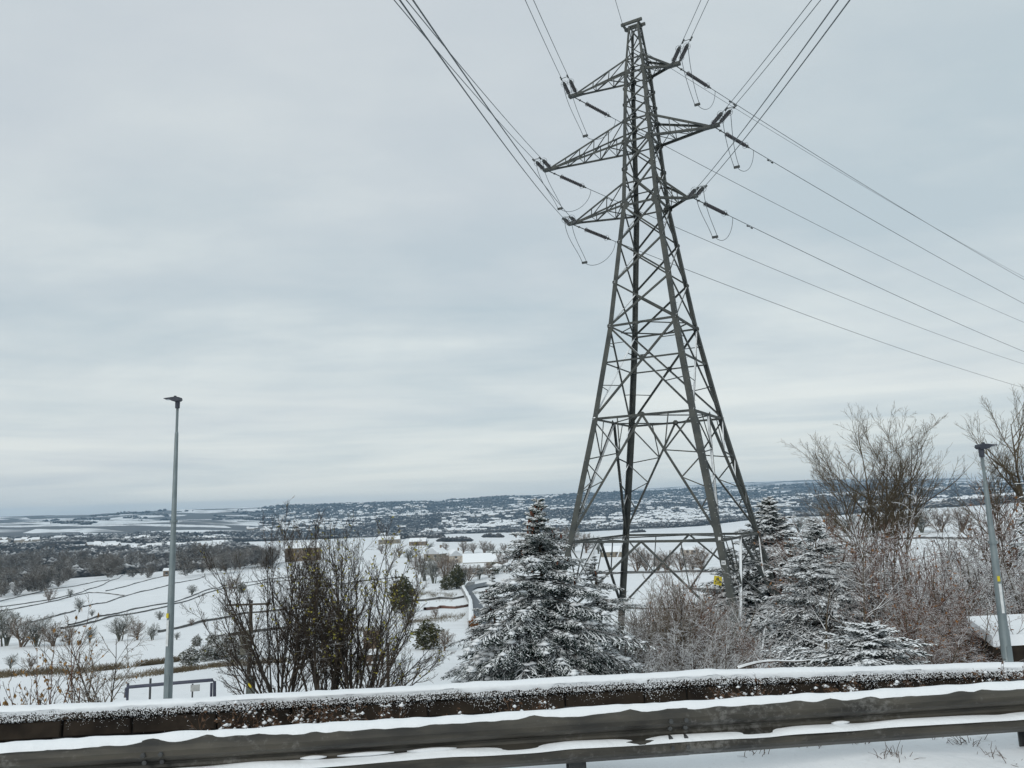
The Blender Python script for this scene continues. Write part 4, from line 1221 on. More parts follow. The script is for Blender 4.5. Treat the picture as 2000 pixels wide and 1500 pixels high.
make_tree('bare_tree', b7, 'tall leafless tree with a wide airy crown right of the pylon', 'tree', a, (m_bark, m_twig_bare), 1)
b8 = on(1985, 37)
H8 = at(1975, 815, 37)[2] - b8[2]
a = grow(22, [((0, 0, -.3), (-.02, 0, 1), H8, .18), ((.8, .3, -.3), (.1, .1, 1), H8 * .95, .13), ((-.5, .3, -.3), (-.16, 0, 1), H8 * .8, .1)], TS)
make_tree('bare_tree', b8, 'brown leafless tree at the right edge behind the lamp post', 'tree', a, (m_bark, m_twig_bare), 1)
# two slim trees among the conifers
SS = [dict(n=8, wig=.05, up=.03, kids=12, t0=.25, ang=.95, ratio=.5, taper=.15, short=.5, rmin=.004),
      dict(n=6, wig=.10, up=.04, kids=6, t0=.2, ang=.7, ratio=.5, taper=.2, rmax=.02, rmin=.003),
      dict(n=4, wig=.12, up=.03, kids=4, t0=.2, ang=.7, ratio=.5, taper=.4, rmax=.008, rmin=.003),
      dict(n=3, wig=.12, up=.02, kids=0, t0=.2, ang=.6, ratio=.5, taper=.5, rmax=.005, rmin=.0025)]
for px, Y, ty, sd, lb in ((1566, 20, 1130, 31, 'slim bare sapling with snowy side branches in front of the snow-laden spruce'), (1632, 22, 1050, 32, 'slender bare tree with thin trunk between spruce and thicket')):
    b_ = on(px, Y); H_ = at(px, ty, Y)[2] - b_[2]
    a = grow(sd, [((0, 0, -.2), (.02, 0, 1), H_ * 1.02, .045)], SS)
    make_tree('sapling', b_, lb, 'tree', a, (m_bark, m_twig_white), 1)

# thicket: three kinds of shrub, copied
BS = [dict(n=6, wig=.10, up=.015, kids=8, t0=.15, ang=.7, ratio=.55, taper=.25, short=.4, rmin=.005),
      dict(n=5, wig=.14, up=.02, kids=6, t0=.15, ang=.75, ratio=.55, taper=.3, rmax=.014, rmin=.004),
      dict(n=4, wig=.16, up=.0, kids=4, t0=.15, ang=.75, ratio=.55, taper=.4, rmax=.007, rmin=.0035),
      dict(n=3, wig=.16, up=.0, kids=0, t0=.15, ang=.7, ratio=.5, taper=.5, rmax=.005, rmin=.003)]
def shrub_arr(seed, H, spread, k):
    r = random.Random(seed)
    st = [((r.uniform(-.25, .25) * spread, r.uniform(-.2, .2) * spread, -.15), (r.gauss(0, .38) * spread, r.gauss(0, .3) * spread, 1), H * r.uniform(.7, 1.05), .02 * r.uniform(.7, 1.4)) for _ in range(k)]
    return grow(seed, st, BS)
def make_shrub(seed, H, spread, k, mats, leaves=None):
    a = shrub_arr(seed, H, spread, k)
    lv = None
    if leaves: lv = (tips_of(a, 2, leaves[0], seed), leaves[1], leaves[2], .5)
    return make_tree('shrub', (0, 0, 0), None, 'shrub', a, mats, 1, leaves=lv)
protoA = make_shrub(41, 2.3, .9, 14, (m_bark, m_twig_white))
protoB = make_shrub(42, 2.4, .8, 14, (m_bark, m_twig_red), (.022, .075, m_leaf_rust))
protoC = make_shrub(43, 2.2, .55, 14, (m_bark_dark, m_twig))
used = {}
def put_shrub(proto, px, Y, ty, rz, label, group='snowy shrubs beyond the wall', wide=1.0, H=2.3):
    b_ = on(px, Y); h_ = at(px, ty, Y)[2] - b_[2]
    s = h_ / H
    if id(proto) not in used:
        used[id(proto)] = 1; o = proto
        o.location = b_; o.rotation_euler = (0, 0, rz); tag(o, label, 'shrub', group)
    else:
        o = dup(proto, b_, rz, None, label, 'shrub', group)
    o.scale = (s * wide, s * wide, s)
    return o
put_shrub(protoC, 1290, 20, 1125, .3, 'upright dark twiggy shrub in the middle of the pylon base', wide=.8)
put_shrub(protoA, 1235, 18, 1215, 1.3, 'low frosted tangle between the bushy spruce and the upright dark shrub', wide=1.2)
put_shrub(protoA, 1345, 17.5, 1210, 2.1, 'low snow-flecked bush close behind the wall below the pylon', wide=1.1)
put_shrub(protoC, 1388, 19, 1215, 4.0, 'brown twigs round the nearest foot of the pylon', wide=.8)
put_shrub(protoB, 1600, 30, 1040, 2.0, 'reddish shrub rising left of the tall leafless tree', wide=.9)
put_shrub(protoB, 1660, 26, 1055, .5, 'reddish shrub in front of the tall leafless trunk', wide=1.0)
put_shrub(protoA, 1745, 24, 1075, 1.7, 'white-frosted shrub right of the middling spruce', wide=1.1)
put_shrub(protoB, 1790, 22, 1100, 3.3, 'rust-leaved shrub at the centre of the thicket', wide=1.0)
put_shrub(protoB, 1735, 18, 1165, 4.4, 'dense brown shrub close behind the wall under the middling spruce', wide=1.2)
put_shrub(protoB, 1830, 18, 1175, 5.6, 'dense brown shrub close behind the wall left of the snowy ledge', wide=1.2)
put_shrub(protoA, 1850, 30, 1060, .2, 'tall frosted shrub behind the centre of the thicket', wide=1.1)
put_shrub(protoA, 1900, 27, 1055, 2.6, 'white-frosted shrub left of the far lamp post', wide=1.0)
put_shrub(protoA, 1960, 26, 1040, 3.9, 'white-frosted shrub right behind the far lamp post', wide=1.1)
put_shrub(protoB, 1910, 36, 980, 1.1, 'tall red-brown shrub below the edge tree', wide=.9)
put_shrub(protoB, 1600, 36, 1050, 5.1, 'red-brown shrub behind the snow-laden spruce', wide=.9)
put_shrub(protoB, 1770, 16.5, 1235, 2.9, 'trailing bramble bank hanging over the wall', wide=1.7)
put_shrub(protoC, 1252, 23, 1165, 2.2, 'thin brown shrub between the far pylon leg and the upright dark shrub', wide=.9)
put_shrub(protoC, 1205, 21, 1185, 5.5, 'brown twigs behind the right flank of the bushy spruce', wide=.9)
put_shrub(protoB, 1280, 27, 1150, 1.4, 'reddish shrub behind the upright dark one', wide=1.1)
put_shrub(protoA, 1362, 25, 1150, .4, 'frosted shrub directly below the yellow danger plate', wide=1.1)
put_shrub(protoB, 1330, 22, 1150, 3.7, 'reddish shrub left of the yellow danger plate', wide=.9)
put_shrub(protoB, 1425, 18.5, 1235, 5.0, 'low scrub at the nearest pylon foot', wide=1.1)
put_shrub(protoB, 2020, 24, 1090, 0.7, 'brown shrub cut by the right edge of the picture', wide=1.0)
put_shrub(protoA, 1690, 32, 1010, 4.9, 'pale twiggy shrub round the foot of the tall leafless tree', wide=1.2)

# saplings with hanging dry leaves, far left behind the wall
LS = [dict(n=8, wig=.045, up=.02, kids=8, t0=.25, ang=.5, ratio=.42, taper=.18, short=.5, rmin=.003),
      dict(n=5, wig=.08, up=.06, kids=3, t0=.3, ang=.5, ratio=.45, taper=.3, rmax=.007, rmin=.0025),
      dict(n=3, wig=.08, up=.04, kids=0, t0=.3, ang=.5, ratio=.5, taper=.5, rmax=.004, rmin=.002)]
for px, Y, ty, sd, k, lb in ((125, 13, 1195, 51, 3, 'tallest leggy sapling with a tuft of dry leaves at its tip, far left'), (158, 13.6, 1215, 52, 2, 'thin sapling with tan leaves just right of the tallest one'), (50, 12.6, 1270, 53, 5, 'low leggy sapling clump at the left edge of the wall'), (95, 14, 1255, 56, 3, 'short sapling between the edge clump and the tallest sapling')):
    b_ = on(px, Y); H_ = at(px, ty, Y)[2] - b_[2]
    r_ = random.Random(sd)
    a = grow(sd, [((r_.uniform(-.15, .15), r_.uniform(-.1, .1), -.15), (r_.gauss(0, .16), r_.gauss(0, .1), 1), H_ * (1.04 if j == 0 else r_.uniform(.55, .85)), .014) for j in range(k)], LS)
    make_tree('sapling', b_, lb, 'sapling', a, (m_twig_red, m_twig_dark), 1, leaves=(tips_of(a, 1, .16, sd), .075, m_leaf_tan, 1.0), group='leggy saplings at the left')
b_ = on(228, 15.5); H_ = at(232, 1215, 15.5)[2] - b_[2]
a = grow(57, [((random.Random(k).uniform(-.1, .1), 0, -.15), (random.Random(k + 9).gauss(0, .3), .1, 1), H_ * random.Random(k + 5).uniform(.75, 1.02), .02) for k in range(4)], BS)
make_tree('shrub', b_, 'grey twiggy bush with scattered tan leaves left of the near lamp post', 'shrub', a, (m_bark_dark, m_twig), 1, leaves=(tips_of(a, 2, .03, 4), .07, m_leaf_tan, .8))

# ------------------------------------------------------------------ lamp columns
m_col = mat_plain('galvanised_column', (.22, .26, .27), (.16, .195, .205), 2.5, .5, metal=.3, spec=.4)
m_head = mat_plain('lamp_head', (.03, .035, .05), (.045, .05, .065), 8, .45)
m_lens = mat_plain('lamp_lens', (.5, .55, .58), (.4, .45, .5), 8, .2)
def lamp_post(foot_px, top, Y, side, label):
    tp_ = at(*top, Y); x, ztop = tp_[0], tp_[2]
    g = min(float(G(x, Y)), at(*foot_px, Y)[2] - .3)
    e = empty('street_lamp', (x, Y, g), label, 'street lamp', 'slim grey lamp posts')
    H = ztop - g
    mb = MB().tube([(0, 0, -.2), (0, 0, 1.15), (0, 0, 1.2), (0, 0, H * .97 - .55), (0, 0, H * .97 - .5)], [.092, .092, .082, .040, .032], 12)
    link('column', mb.mesh('column', (0, 0, 0), True), m_col, e)
    link('spigot', MB().tube([(0, 0, H * .97 - .6), (0, 0, H)], .029, 10).mesh('spigot', (0, 0, 0), True), m_col, e)
    link('base_door', MB().box((0, -.1, .62), (.1, .012, .5)).mesh('base_door', (0, 0, 0)), m_col, e)
    hs = .78
    hd = link('lamp_head', MB().prism([(px_ * hs, pz_ * hs) for px_, pz_ in [(-.10, -.02), (-.08, .045), (.02, .07), (.10, .06), (.36, .03), (.38, .014), (.22, -.002), (.14, -.055), (.05, -.075), (-.06, -.06)]], (0, -.09, H + .04), (0, .09, H + .04), (side, 0, 0), (0, 0, 1)).mesh('lamp_head', (0, 0, 0)), m_head, e)
    link('collar', MB().tube([(0, 0, H - .17), (0, 0, H + .03)], [.05, .055], 10).mesh('collar', (0, 0, 0)), m_head, e)
    link('lens', MB().box((.20 * side, 0, H + .035), (.12, .12, .012)).mesh('lens', (0, 0, 0)), m_lens, hd)
    link('light_sensor', MB().tube([(.06 * side, 0, H + .075), (.06 * side, 0, H + .12)], .03, 8).mesh('light_sensor', (0, 0, 0)), m_head, hd)
    bz = H * .97 - 1.05
    link('clamp', MB().tube([(0, 0, H * .6), (0, 0, H * .6 + .05)], .085, 10).mesh('clamp', (0, 0, 0)), m_col, e)
    link('number_sticker', MB().box((-.02, -.093, 1.75), (.05, .01, .55)).mesh('number_sticker', (0, 0, 0)), m_wht, e)
    link('yellow_sticker', MB().box((-.03, -.094, 2.12), (.05, .012, .10)).mesh('yellow_sticker', (0, 0, 0)), m_yel, e)
    return e
lamp_post((322, 1355), (347, 783), 18.0, -1, 'grey lamp post standing alone against the snowy fields')
lamp_post((1966, 1285), (1916, 876), 15.8, 1, 'grey lamp post rising from the brown thicket')

# ------------------------------------------------------------------ small things by the wall, left
m_rail_blue = mat_plain('dark_blue_painted_tube', (.05, .055, .085), (.07, .075, .10), 6, .5)
Yr = 20.0
pr = [at(245, 1362, Yr), at(247, 1345, Yr), at(252, 1342, Yr), at(330, 1335, Yr), at(415, 1328, Yr), at(419, 1331, Yr), at(419, 1362, Yr)]
eo = empty('handrail', pr[0], 'low dark blue tubular handrail behind the wall by the near lamp post', 'handrail')
link('top_rail', MB().tube(pr, .04, 8).mesh('top_rail', pr[0], True), m_rail_blue, eo)
for px in (413, 330, 250):
    q = at(px, 1334, Yr); link('post', MB().tube([q, np.array([q[0], q[1], float(G(q[0], q[1])) - .2])], .03, 8).mesh('post', pr[0]), m_rail_blue, eo)
q = at(294, 1325, 22); g = float(G(q[0], q[1]))
tag(link('marker_post', MB().tube([(0, 0, -.2), (0, 0, q[2] - g)], .03, 8).mesh('marker_post'), m_post, None, (q[0], q[1], g)), 'thin grey marker stake behind the blue handrail', 'post')
q = at(376, 1345, 21); g = float(G(q[0], q[1]))
e_ = empty('small_sign', (q[0], q[1], g), 'little grey sign on a short stake right of the near lamp post', 'sign')
link('stake', MB().tube([(0, 0, -.2), (0, 0, q[2] - g + .12)], .02, 6).mesh('stake'), m_post, e_)
link('panel', MB().box((.08, -.03, q[2] - g + .02), (.22, .015, .16), .2).mesh('panel'), mat_plain('grey_sign_panel', (.45, .46, .45)), e_)
# wooden pole with crossbar and can transformer; green cabinet at its foot
m_pole = mat_snowed('creosoted_pole', (.045, .038, .03), (.075, .06, .045), 6, .8, 1., 4, .3, .9)
Yp = 26.0
pt = at(492, 1172, Yp); pb = on(488, Yp); hp = pt[2] - pb[2]
e_ = empty('utility_pole', pb, 'wooden utility pole with crossbar half hidden by the big bare shrub', 'utility pole')
link('pole', MB().tube([(0, 0, -.3), (.06, 0, hp)], [.07, .05], 10).mesh('pole'), m_pole, e_)
link('crossbar', MB().box((.05, -.10, hp - .12), (1.4, .05, .06)).mesh('crossbar'), m_pole, e_)
for xx in (-.58, .05, .68):
    link('insulator', MB().tube([(xx, -.10, hp - .09), (xx, -.10, hp - .02), (xx, -.10, hp + .04)], [.03, .04, .02], 8).mesh('insulator'), m_ins, e_)
link('transformer_can', MB().tube([(-.02, -.28, hp - 1.6), (-.02, -.28, hp - .95), (-.02, -.28, hp - .9)], [.15, .15, .12], 12).mesh('transformer_can'), mat_plain('transformer_paint', (.12, .115, .09)), e_)
link('steel_bracket', MB().box((-.02, -.18, hp - 1.3), (.12, .3, .08)).mesh('steel_bracket'), m_post, e_)
Yc = 17.0
ct = at(490, 1326, Yc); g = float(G(ct[0], Yc)); hc = ct[2] - g
e_ = empty('roadside_cabinet', (ct[0], Yc, g), 'small grey-green box with yellow sticker below the utility pole', 'cabinet')
link('box', MB().box((0, 0, hc / 2 - .1), (.15, .16, hc + .2), .1).mesh('box'), mat_plain('cabinet_paint', (.13, .145, .13)), e_)
link('lid', MB().box((0, 0, hc + .012), (.19, .2, .024), .1).mesh('lid'), mat_plain('cabinet_lid', (.09, .10, .10)), e_)
link('sticker', MB().box((.01, -.09, hc - .11), (.065, .012, .09), .1).mesh('sticker'), m_yel, e_)
q = on(750, 24); hq = at(752, 1255, 24)[2] - q[2]
e_ = empty('fence_post', q, 'plain dark post seen through the right of the big bare shrub', 'post')
link('shaft', MB().tube([(0, 0, -.3), (0, 0, hq)], [.05, .045], 8).mesh('shaft'), m_pole, e_)
link('cap', MB().tube([(0, 0, hq), (0, 0, hq + .05)], [.06, .03], 8).mesh('cap'), m_snow, e_)

# dead weeds on the verge in front of the wall
m_weed = mat_snowed('dead_brown_weeds', (.075, .043, .027), (.13, .08, .05), 6, .75, .98, 14, .5, .9)
rw = random.Random(9)
def weed(px, Y, n, hgt, spread, label):
    b_ = on(px, Y)
    VS = [dict(n=5, wig=.09, up=.0, kids=7, t0=.3, ang=.5, ratio=.4, taper=.35, rmin=.002), dict(n=3, wig=.12, up=.0, kids=3, t0=.3, ang=.5, ratio=.5, taper=.5, rmax=.003, rmin=.0015), dict(n=2, wig=.15, up=-.02, kids=0, t0=.3, ang=.5, ratio=.5, taper=.5, rmax=.002, rmin=.0012)]
    sd = rw.randint(0, 9999)
    st = [((rw.uniform(-spread, spread), rw.uniform(-.25, .25), -.05), (rw.gauss(0, .28), rw.gauss(0, .2), 1), hgt * rw.uniform(.45, .8), .005) for _ in range(n)]
    a = grow(sd, st, VS)
    e_ = empty('weed_clump', b_, label, 'weeds', 'dead weeds on the verge')
    link('stems', limbs_mesh('stems', a, (4, 3, 3)), m_weed, e_)
    tp = tips_of(a, 1, .35, sd)
    tag(link('seed_heads', leaves_mesh('seed_heads', tp, .035, np.random.RandomState(sd), .3), m_weed, e_), kind='stuff')
    sn = tips_of(a, 0, .045, sd + 1)
    if len(sn):
        r_ = np.random.RandomState(sd); sz = r_.uniform(.008, .024, len(sn))
        V, T = blobs(sn, np.stack([sz * 1.3, sz, sz * .7], 1), r_)
        tag(link('clinging_snow', mk_mesh('clinging_snow', V, None, T, True), m_snow, e_), kind='stuff')
for px, Y, n, h_, sp_, lb in ((520, 7.1, 44, .72, .42, 'large brown weed clump against the wall under the big bare shrub'), (600, 7.2, 26, .75, .28, 'brown weeds rising over the wall at the shrub trunk'), (700, 7.2, 26, .66, .34, 'low weeds against the wall right of the shrub trunk'), (865, 7.0, 12, .5, .18, 'snowy weed tuft below the left foot of the spruce'), (990, 7.0, 16, .58, .22, 'tall snow-caught weeds below the spruce'), (1040, 7.1, 10, .52, .12, 'narrow snow-caught weed tuft just right of the tall one'), (1115, 7.1, 10, .5, .16, 'small weed tuft below the right flank of the spruce'), (1390, 7.1, 12, .54, .16, 'weed tuft with snow lumps below the pylon base'), (1440, 7.2, 10, .56, .12, 'thin weed tuft right of the pylon base'), (1560, 7.2, 12, .45, .3, 'brown grass clump in front of the wall below the low spruce'), (1660, 7.2, 22, .5, .4, 'brown grass bank in front of the wall'), (1780, 7.3, 22, .52, .4, 'dead grass under the trailing brambles'), (1880, 7.3, 14, .55, .2, 'weed clump with snow near the far lamp post'), (1970, 7.4, 16, .55, .25, 'brown weeds at the right end of the wall'), (330, 6.9, 8, .34, .3, 'sparse flattened weeds below the near lamp post')):
    weed(px, Y, n, h_, sp_, lb)
# tufts of dead grass in the snow under the barrier
def tuft(px, py, n, label):
    d = ray(px, py); k = -1.78 / d[2]; x, y = d[0] * k, d[1] * k
    for _ in range(4):
        z = float(G(x, y)); k = z / d[2]; x, y = d[0] * k, d[1] * k
    st = [((rw.gauss(0, .06), rw.gauss(0, .05), -.03), (rw.gauss(0, .7), rw.gauss(0, .6), 1), rw.uniform(.06, .16), .003) for _ in range(n)]
    a = grow(n + px, st, [dict(n=3, wig=.2, up=-.12, kids=0, t0=.3, ang=.5, ratio=.4, taper=.4, rmin=.001)])
    tag(link('grass_tuft', limbs_mesh('grass_tuft', a, (3,)), m_weed, None, (x, y, float(G(x, y)))), label, 'grass tuft', 'grass tufts under the barrier')
for px, py, n, lb in ((1590, 1455, 26, 'dead grass tuft in the snow under the barrier, leftmost of three'), (1660, 1448, 40, 'thicker dead grass tuft under the barrier, middle of three'), (1890, 1452, 30, 'dead grass tuft beside the foot of the barrier post'), (1480, 1470, 18, 'sparse grass blades in the snow under the barrier, left of the three tufts'), (1740, 1475, 22, 'grass tuft in the snow midway to the barrier post'), (1800, 1440, 24, 'grass tuft close under the beam left of the barrier post'), (1960, 1480, 20, 'grass tuft in the bottom right corner')):
    tuft(px, py, n, lb)
# fallen snowy bough lying along the wall top right of the tower foot
q0, q1 = at(1440, 1305, 9.5), at(1585, 1283, 9.8)
pts = np.array([q0 + (q1 - q0) * t + np.array([0, 0, .03 * math.sin(t * 5)]) for t in np.linspace(0, 1, 9)])
tag(link('fallen_bough', MB().tube(pts, np.linspace(.022, .008, 9), 6).mesh('fallen_bough', q0), m_twig_white, None, q0), 'bent snow-covered bough lying just behind the wall right of the pylon', 'branch')
# ------------------------------------------------------------------ fields: drystone walls, hedges, lone trees, houses
m_dry = mat_snowed('drystone_field_wall', (.09, .09, .09), (.15, .145, .135), 1.2, .75, .98, .8, .3, .9)
def field_wall(pix, h, w, label, mat=None, name='field_wall', group='drystone field walls', step=3.0, jag=.18):
    P = [hit(*p) for p in pix]
    pts = [P[0]]
    for a_, b_ in zip(P[:-1], P[1:]):
        n = max(1, int(np.linalg.norm((b_ - a_)[:2]) / step))
        n = min(n, 60)
        pts += [a_ + (b_ - a_) * (k / n) for k in range(1, n + 1)]
    pts = np.array(pts)[:, :2]
    rng_ = np.random.RandomState(len(pts) + int(pix[0][0]) + 500)
    t = np.gradient(pts, axis=0); t /= np.linalg.norm(t, axis=1)[:, None] + 1e-9
    nn = np.stack([-t[:, 1], t[:, 0]], 1)
    V = []
    for i, p in enumerate(pts):
        hh = h * (1 + rng_.uniform(-jag, jag)); g = float(G(*p))
        for o, z in ((-.5, -.6), (-.42, hh * .9), (0, hh), (.42, hh * .9), (.5, -.6)):
            q = p + nn[i] * o * w
            V.append((q[0], q[1], g + z))
    V = np.array(V); K = 5
    Q = [(i * K + k, i * K + k + 1, (i + 1) * K + k + 1, (i + 1) * K + k) for i in range(len(pts) - 1) for k in range(K - 1)]
    o = V[0].copy()
    return tag(link(name, mk_mesh(name, V - o, Q), mat or m_dry, None, o), label, 'field wall', group, 'thing')
FW = [([(0, 1175), (33, 1167), (83, 1155), (150, 1145), (213, 1133)], 'uppermost field wall at the left below the wood'),
      ([(-60, 1192), (0, 1186), (100, 1172), (160, 1157), (200, 1143), (250, 1120), (313, 1110)], 'long field wall climbing to the little barn'),
      ([(-60, 1203), (0, 1195), (93, 1177), (173, 1158), (247, 1164)], 'field wall with a bend below the long climbing one'),
      ([(163, 1186), (247, 1164), (330, 1143), (400, 1126)], 'field wall running right from the bend, passing behind the lamp post'),
      ([(207, 1155), (260, 1141), (320, 1125)], 'short field wall ending at the little barn'),
      ([(60, 1217), (100, 1206), (147, 1193)], 'short field wall by the green-grey bush'),
      ([(310, 1236), (387, 1217), (473, 1200), (600, 1188)], 'field wall crossing below the lane towards the big bare shrub'),
      ([(425, 1246), (487, 1237), (560, 1228)], 'short field wall behind the utility pole'),
      ([(560, 1152), (680, 1140), (780, 1128)], 'field wall seen through the big bare shrub')]
for pix, lb in FW:
    d0 = hit(*pix[len(pix) // 2]); dist = math.hypot(d0[0], d0[1])
    field_wall(pix, .38, .4, lb)
m_lane = mat_plain('slushy_lane', (.16, .165, .17), (.30, .31, .32), .4, .8)
field_wall([(120, 1229), (233, 1203), (323, 1186), (400, 1160), (437, 1150), (520, 1138), (620, 1128)], .36, .5, 'near wall of the lane curving up across the fields', group='lane walls')
field_wall([(135, 1222), (233, 1198), (323, 1180), (400, 1154), (437, 1144), (520, 1132), (620, 1122)], .36, .5, 'far wall of the lane curving up across the fields', group='lane walls')
m_rough = mat_snowed('rough_brown_grass', (.12, .095, .06), (.19, .155, .10), .9, .80, 1.15, .9, .6, .9)
def grass_bank(pix, wd, hgt, n, label, seed):
    """an overgrown bank: low earth core under a thick pelt of dead stems"""
    P = np.array([hit(*p) for p in pix]); r = np.random.RandomState(seed)
    L_ = np.concatenate([[0], np.cumsum(np.linalg.norm(np.diff(P[:, :2], axis=0), axis=1))])
    u = r.uniform(0, L_[-1], n); x = np.interp(u, L_, P[:, 0]); y = np.interp(u, L_, P[:, 1]) + r.normal(0, wd, n)
    keep = (noise2(x * 1.0, y * 1.0, seed + 3, 3.0) + r.normal(0, .8, n)) > .1
    x, y = x[keep], y[keep]; n = len(x)
    z = G(x, y); h_ = hgt * r.uniform(.4, 1.2, n)
    p0 = np.stack([x, y, z - .05], 1); d_ = np.stack([r.normal(0, .55, n), r.normal(0, .5, n), np.ones(n)], 1)
    p1 = p0 + d_ * h_[:, None]
    a_ = np.concatenate([p0, p1, np.full((n, 1), .018), np.full((n, 1), .006), np.zeros((n, 1))], 1)
    o = P[0].copy(); a_[:, :3] -= o; a_[:, 3:6] -= o
    return tag(link('grass_bank', limbs_mesh('grass_bank', a_, (3,)), m_rough, None, o), label, 'grass bank', None, 'stuff')
grass_bank([(-60, 1326), (0, 1322), (167, 1314), (253, 1304), (360, 1290)], .6, .40, 9000, 'brown overgrown bank across the nearest field', 1)
grass_bank([(243, 1322), (333, 1314), (400, 1305), (467, 1297), (560, 1294)], 1.3, .28, 6000, 'rough brown grass right of the near lamp post', 2)
grass_bank([(810, 1160), (850, 1162), (890, 1166)], 5, .4, 3500, 'reddish rough grass left of the bend in the road', 3)
grass_bank([(800, 1215), (850, 1210), (905, 1205)], 4.5, .4, 3000, 'rough grass below the garden walls', 4)
grass_bank([(560, 1240), (650, 1236), (740, 1230)], 3.0, .4, 2500, 'rough grass behind the big bare shrub', 5)
field_wall([(1090, 1124), (1180, 1121), (1240, 1120), (1300, 1119), (1390, 1118), (1470, 1117), (1560, 1114)], .7, .8, 'pale wall across the field behind the pylon legs', group='walls behind the pylon')
field_wall([(1500, 1050), (1560, 1049), (1640, 1049), (1720, 1050), (1800, 1052), (1900, 1054)], .8, .8, 'dark field wall behind the tall leafless tree', group='walls behind the pylon')
field_wall([(800, 1176), (830, 1174), (860, 1170), (885, 1171), (905, 1167)], .5, .6, 'upper garden wall left of the bend in the road', group='garden walls')
field_wall([(830, 1192), (860, 1188), (890, 1189), (915, 1184)], .5, .6, 'lower red-brown garden wall left of the bend in the road', mat_snowed('reddish_wall', (.13, .07, .055), (.18, .10, .08), 1, .8, 1., .8, .3), group='garden walls')
# winding road below the spruce
Le = [(921, 1236), (923, 1222), (922, 1205), (921, 1180), (914, 1166), (907, 1153), (912, 1148), (925, 1144), (950, 1139)]
Re = [(975, 1236), (965, 1222), (953, 1205), (940, 1183), (932, 1172), (924, 1161), (924, 1154), (932, 1150), (955, 1146)]
V = []
for l_, r_ in zip(Le, Re):
    A, B = hit(*l_), hit(*r_)
    for t in np.linspace(0, 1, 6):
        p = A + (B - A) * t; V.append((p[0], p[1], float(G(p[0], p[1])) + .35))
Q = [(i * 6 + k, i * 6 + k + 1, (i + 1) * 6 + k + 1, (i + 1) * 6 + k) for i in range(len(Le) - 1) for k in range(5)]
tag(link('lane', mk_mesh('lane', V, Q, smooth=True), mat_plain('wet_blue_grey_tarmac', (.085, .10, .12), (.11, .125, .14), .3, .6)), kind='structure')
field_wall([(921, 1226), (920, 1205), (919, 1180), (911, 1165), (904, 1152), (910, 1146), (925, 1142)], 1.0, .8, 'snow-topped wall along the outside of the winding road', mat_snowed('snowy_wall', (.25, .25, .25), (.35, .35, .34), 1, .35, .7, .8, .3), group='garden walls')

# low-poly bare trees for the middle distance
MS = [dict(n=4, wig=.08, up=.03, kids=9, t0=.2, ang=.75, ratio=.62, taper=.2, short=.45, rmin=.02),
      dict(n=3, wig=.12, up=.05, kids=8, t0=.15, ang=.75, ratio=.55, taper=.25, rmax=.08, rmin=.02),
      dict(n=2, wig=.15, up=.03, kids=5, t0=.15, ang=.75, ratio=.6, taper=.4, rmax=.04, rmin=.018),
      dict(n=2, wig=.15, up=.02, kids=0, t0=.15, ang=.7, ratio=.5, taper=.5, rmax=.025, rmin=.014)]
def mid_tree_arr(seed, H=6.0):
    r = random.Random(seed)
    return grow(seed, [((r.uniform(-.3, .3), r.uniform(-.3, .3), -.3), (r.gauss(0, .22), r.gauss(0, .2), 1), H * r.uniform(.75, 1.0), .16) for _ in range(5)], MS)
m_mid_brown = mat_snowed('brown_hedge_twigs', (.13, .095, .07), (.19, .14, .10), .4, .55, .95, .7, .5, .9)
m_mid_grey = mat_snowed('grey_green_bush', (.085, .09, .075), (.14, .14, .115), .4, .45, .9, .7, .5, .9)
m_ever = mat_snowed('dark_evergreen_bush', (.045, .05, .022), (.08, .078, .035), .6, .75, 1.05, .7, .45, .9)
m_rust = mat_plain('rust_brown_hedge', (.26, .12, .045), (.18, .085, .04), .8, .9)
arrs = [mid_tree_arr(61), mid_tree_arr(62), mid_tree_arr(63)]
def mid_proto(arr, mat):
    return limbs_mesh('crown', arr[arr[:, 8] >= 1]), limbs_mesh('trunk', arr[arr[:, 8] < 1]), mat
MP = {'brown': mid_proto(arrs[0], m_mid_brown), 'grey': mid_proto(arrs[1], m_mid_grey), 'ever': None}
for k in ('brown', 'grey'):
    MP[k][0].materials.append(MP[k][2]); MP[k][1].materials.append(MP[k][2])
# leafy bush: many leaf flakes round a few stems
rngb = np.random.RandomState(5)
def bush_mesh(n, mat, size):
    d = rngb.normal(0, 1, (n, 3)); d /= np.linalg.norm(d, axis=1)[:, None]
    lob = 1 + .25 * np.sin(d[:, 0] * 5 + 1) * np.sin(d[:, 1] * 4) + .15 * np.sin(d[:, 2] * 7)
    p = d * (rngb.rand(n) ** .35)[:, None] * lob[:, None] * np.array([2.2, 2.2, 2.6]) + np.array([0, 0, 2.6])
    m = leaves_mesh('foliage', p, size, rngb, 0.0); m.materials.append(mat); return m
MP['ever'] = (bush_mesh(2600, m_ever, .5), MP['grey'][1], m_ever)
MP['rust'] = (bush_mesh(1600, m_rust, .5), MP['brown'][1], m_rust)
MP['snowy'] = (bush_mesh(2600, mat_snowed('snowy_gorse', (.06, .065, .045), (.10, .10, .07), .6, .25, .75, .7, .5, .9), .5), MP['grey'][1], None)
def mid_plant(kind, px, py, hpx, label, group, wide=1.0, name=None, rz=None, cat='bush'):
    b_ = hit(px, py); dist = math.hypot(b_[0], b_[1])
    h = hpx / FPX * dist
    e_ = empty(name or 'field_bush', b_, label, cat, group, rz if rz is not None else (px * 1.7) % 6.28)
    s = h / 6.2 if kind in ('brown', 'grey') else h / 5.4
    e_.scale = (s * wide, s * wide, s)
    c, t, m = MP[kind]
    link('trunk', t, None, e_); link('crown', c, None, e_)
    return e_
